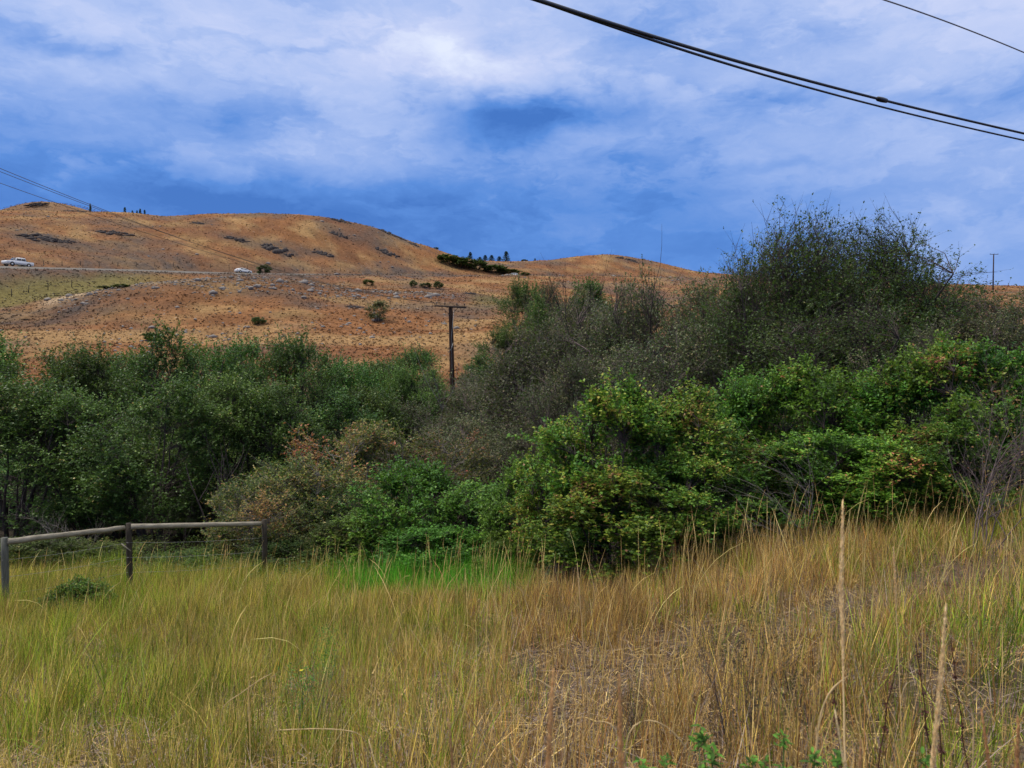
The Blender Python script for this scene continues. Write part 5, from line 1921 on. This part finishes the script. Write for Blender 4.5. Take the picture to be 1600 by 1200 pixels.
arched([(978, 1135), (990, 1122), (1012, 1117), (1040, 1128), (1062, 1150), (1082, 1184)], 1.9, 'arched pale stalk bending right from the upright tan stalk')
arched([(968, 1150), (963, 1130), (956, 1119), (945, 1121), (934, 1127)], 1.9, 'short pale stalk bending left from the upright tan stalk')
arched([(1276, 1160), (1281, 1115), (1288, 1088), (1302, 1066), (1325, 1056)], 1.9, 'pale stalk curving over to the right just left of the tallest stalk', .0013)
arched([(884, 1110), (874, 1085), (862, 1069), (836, 1059)], 2.0, 'pale stalk nodding left over the leaning tan stalk')
arched([(1522, 1115), (1518, 1095), (1506, 1078), (1484, 1066)], 2.0, 'pale stalk nodding left in the right corner grass')
arched([(575, 1150), (560, 1142), (500, 1138), (430, 1141)], 2.6, 'long pale culm lying almost flat near the bottom left')
arched([(345, 1100), (372, 1088), (398, 1066), (428, 1050)], 3.0, 'pale culm leaning far right in the left foreground')


def dock(px, py, Y, lean, label, H):
    """dark brown dried dock stalk with knobbly seed clusters"""
    tip = np.array(P(px, py, Y))
    foot = np.array([tip[0] - lean * H, Y, 0]); foot[2] = gz(foot[0], foot[1])
    o = thing('dock_stalk', tuple(foot), label, 'weed', 'dark brown dried dock stalks')
    rg = np.random.default_rng(int(px))
    n = 18; t = np.linspace(0, 1, n)
    p = t[:, None] * (tip - foot)[None] + np.cumsum(rg.normal(0, .0025, (n, 3)), axis=0) * (t > 0)[:, None]
    c = np.array([.085, .035, .025])
    mb = MB(); mb.tube(p, .0028 * (1 - .5 * t), 5, col=c); mb.build('stem', M['grass'], o)
    for s in np.arange(.35, 1.0, .055):
        i = int(s * (n - 1)); m = int(rg.integers(8, 24))
        q = p[i] + rg.normal(0, .0045, (m, 3)); d = rg.normal(0, 1, (m, 3))
        V, f = leaf_quads(q, d, rg.uniform(.006, .012, m), rg.uniform(.005, .009, m), rg)
        link('seed_cluster', mesh_np('seed_cluster', V, [f], {'col': np.repeat(c[None] * rg.uniform(.6, 2.0, (m, 1)), 4, axis=0)}), M['grass'], o)


dock(1434, 995, 2.2, -.12, 'tallest dark brown dock stalk, right of the tallest straw stalk', 1.0)
dock(1410, 1040, 2.0, .22, 'dark brown dock stalk leaning right behind the thick straw stalk', .9)
dock(1460, 1092, 1.7, -.05, 'dark reddish dock stalk nearest the right of the bottom edge', .8)
dock(1300, 1060, 2.4, -.08, 'dark dock stalk left of the tallest straw stalk', .8)
dock(1490, 1000, 2.9, -.1, 'slender dock stalk behind the tip of the thick leaning straw stalk', .9)


def bushy_weed(px, Y, top, wpx, label, dark, n_st=11):
    """branching dried weed with small dark leaves"""
    x, y, z = at(px, Y)
    H = (HZ - top) / F * Y - z
    W_ = wpx / F * Y
    o = thing('bushy_weed', (x, y, z), label, 'weed')
    rg = np.random.default_rng(int(px + top))
    me = bare_mesh(int(px), H * 1.15, W_ * .8, n_st, 2, .003, 1.6, 5)
    link('stem', me, M['bark_dark'] if dark else M['bark_grey'], o)
    m = 700 if dark else 900
    zz = rg.uniform(.25, 1, m) * H
    q = np.stack([rg.normal(0, .26, m) * W_ * (.3 + zz / H), rg.normal(0, .2, m) * W_ * (.3 + zz / H), zz], 1)
    V, f = leaf_quads(q, rg.normal(0, 1, (m, 3)) + (0, 0, .6), rg.uniform(.008, .022, m), rg.uniform(.004, .009, m), rg)
    c = np.array([.085, .065, .035]) if dark else np.array([.08, .19, .03])
    link('leaves', mesh_np('leaves', V, [f], {'col': np.repeat(c[None] * rg.uniform(.5, 1.9, (m, 1)), 4, axis=0)}), M['grass'], o)


bushy_weed(1168, 3.9, 960, 95, 'dark branching dried weed in the right foreground grass', True)
bushy_weed(1235, 4.6, 985, 60, 'smaller dark dried weed right of the branching one', True, 7)
bushy_weed(510, 6.3, 975, 40, 'slim green weed in the grass below the bright green strip', False, 5)
bushy_weed(475, 4.9, 1040, 60, 'bushy green weed with a yellow flower in the left foreground grass', False, 7)
bushy_weed(1545, 5.6, 965, 100, 'feathery green weed near the right edge in the field', False, 9)
bushy_weed(150, 14.0, 872, 36, 'brown dried weed in front of the left fence rail', True, 6)
bushy_weed(1000, 4.5, 1040, 90, 'reddish dried weed patch between the blurred stalks and the dark weed', True, 9)


def leafy_weed(px, top, Y, label, n=26, s=1.0):
    """fresh green weed with pointed leaves in whorls"""
    tip = P(px, top, Y)
    z = gz(tip[0], tip[1])
    H = tip[2] - z
    o = thing('leafy_weed', (tip[0], tip[1], z), label, 'weed', 'fresh green weeds at the bottom edge')
    rg = np.random.default_rng(int(px))
    p = np.stack([rg.normal(0, .004, 9).cumsum(), rg.normal(0, .004, 9).cumsum(), np.linspace(-.03, H, 9)], 1)
    mb = MB(); mb.tube(p, np.linspace(.0035, .0015, 9), 6, col=np.array([.10, .18, .04]))
    for k in range(3):
        i = 4 + k
        a = rg.uniform(0, 6.28); L = .14 * s
        b = p[i] + np.array([math.cos(a) * L * .6, math.sin(a) * L * .6, L])
        mb.tube([p[i], (p[i] + b) / 2 + (0, 0, -.01), b], [.002, .0018, .001], 5, col=np.array([.10, .18, .04]))
        p = np.vstack([p, b[None]])
    mb.build('stem', M['grass'], o)
    Vs = MB()
    tops_ = [p[8]] + list(p[9:]) + [p[7], p[6], p[5]]
    for tp in tops_:
        for j in range(n):
            a = rg.uniform(0, 6.28); el = rg.uniform(-.1, 1.1)
            d = np.array([math.cos(a) * math.cos(el), math.sin(a) * math.cos(el), math.sin(el)])
            L = rg.uniform(.014, .030) * s; w = L * .36
            sd = np.cross(d, (0, 0, 1.)); sd /= np.linalg.norm(sd) + 1e-9
            up = np.cross(sd, d)
            b = tp + rg.normal(0, .006, 3) - np.array([0, 0, rg.uniform(0, .035)])
            tt = [(0, 0), (.3, .9), (.6, 1), (.85, .5)]
            V = []
            for q_, w_ in tt:
                c = b + d * L * q_ - np.array([0, 0, 1]) * L * .25 * q_ ** 2
                V += [c - sd * w * w_ * .5 + up * w * .12, c, c + sd * w * w_ * .5 + up * w * .12]
            V.append(b + d * L - np.array([0, 0, 1]) * L * .25)
            fq = []
            for r_ in range(3):
                fq += [[r_ * 3, r_ * 3 + 1, r_ * 3 + 4, r_ * 3 + 3], [r_ * 3 + 1, r_ * 3 + 2, r_ * 3 + 5, r_ * 3 + 4]]
            ft = [[9, 10, 12], [10, 11, 12]]
            Vs.add(V, [np.array(fq), np.array(ft)], col=np.array([.085, .20, .025]) * rg.uniform(.4, 1.6))
    Vs.build('leaves', M['grass'], o)


leafy_weed(1097, 1142, 1.9, 'fresh green weed standing highest, below the dark branching weed')
leafy_weed(1120, 1172, 1.8, 'fresh green weed right of the highest one at the bottom edge')
leafy_weed(1000, 1188, 1.7, 'low green weed tip left of the upright tan stalk foot', 20)
leafy_weed(1040, 1186, 1.75, 'low green weed tip right of the upright tan stalk foot', 20)
leafy_weed(1180, 1185, 1.8, 'low green weed under the dark branching weed', 20)
leafy_weed(1240, 1150, 2.0, 'green weed left of the tallest straw stalk foot')
leafy_weed(1268, 1172, 1.8, 'bright green weed nearest the foot of the tallest straw stalk')
leafy_weed(1322, 1184, 1.7, 'green weed tip just under the tallest straw stalk', 20)
leafy_weed(1434, 1188, 1.7, 'green weed tip at the bottom under the thick leaning stalk', 20)

xs, ys, zs_ = at(1268, 6.6)
st = link('stone', rock_mesh('stone', 77, (1, .7, .45), 2), M['rock'])
st.location = (xs, ys, zs_ + .03); st.scale = (.10,) * 3
tag(st, 'small pale stone lying in the thin dry grass left of the tallest stalk', 'stone')

# small yellow flower in the left foreground
x, y, z = at(471, 4.95)
tipf = P(471, 1048, 4.95)
o = thing('yellow_flower', (x, y, z), 'small yellow flower on a thin stem in the left foreground grass', 'flower')
mb = MB(); mb.tube([(0, 0, 0), (.01, 0, (tipf[2] - z) * .5), (0, 0, tipf[2] - z)], .0015, 5, col=np.array([.12, .2, .04])); mb.build('stem', M['grass'], o)
mb = MB()
for k in range(9):
    a = k * .698
    c = np.array([0, 0, tipf[2] - z])
    d = np.array([math.cos(a), math.sin(a), .35]); s = np.array([-math.sin(a), math.cos(a), 0])
    mb.add([c, c + d * .009 + s * .004, c + d * .016, c + d * .009 - s * .004], [[(0, 1, 2, 3)]], col=np.array([.75, .62, .05]))
mb.build('petals', M['grass'], o)
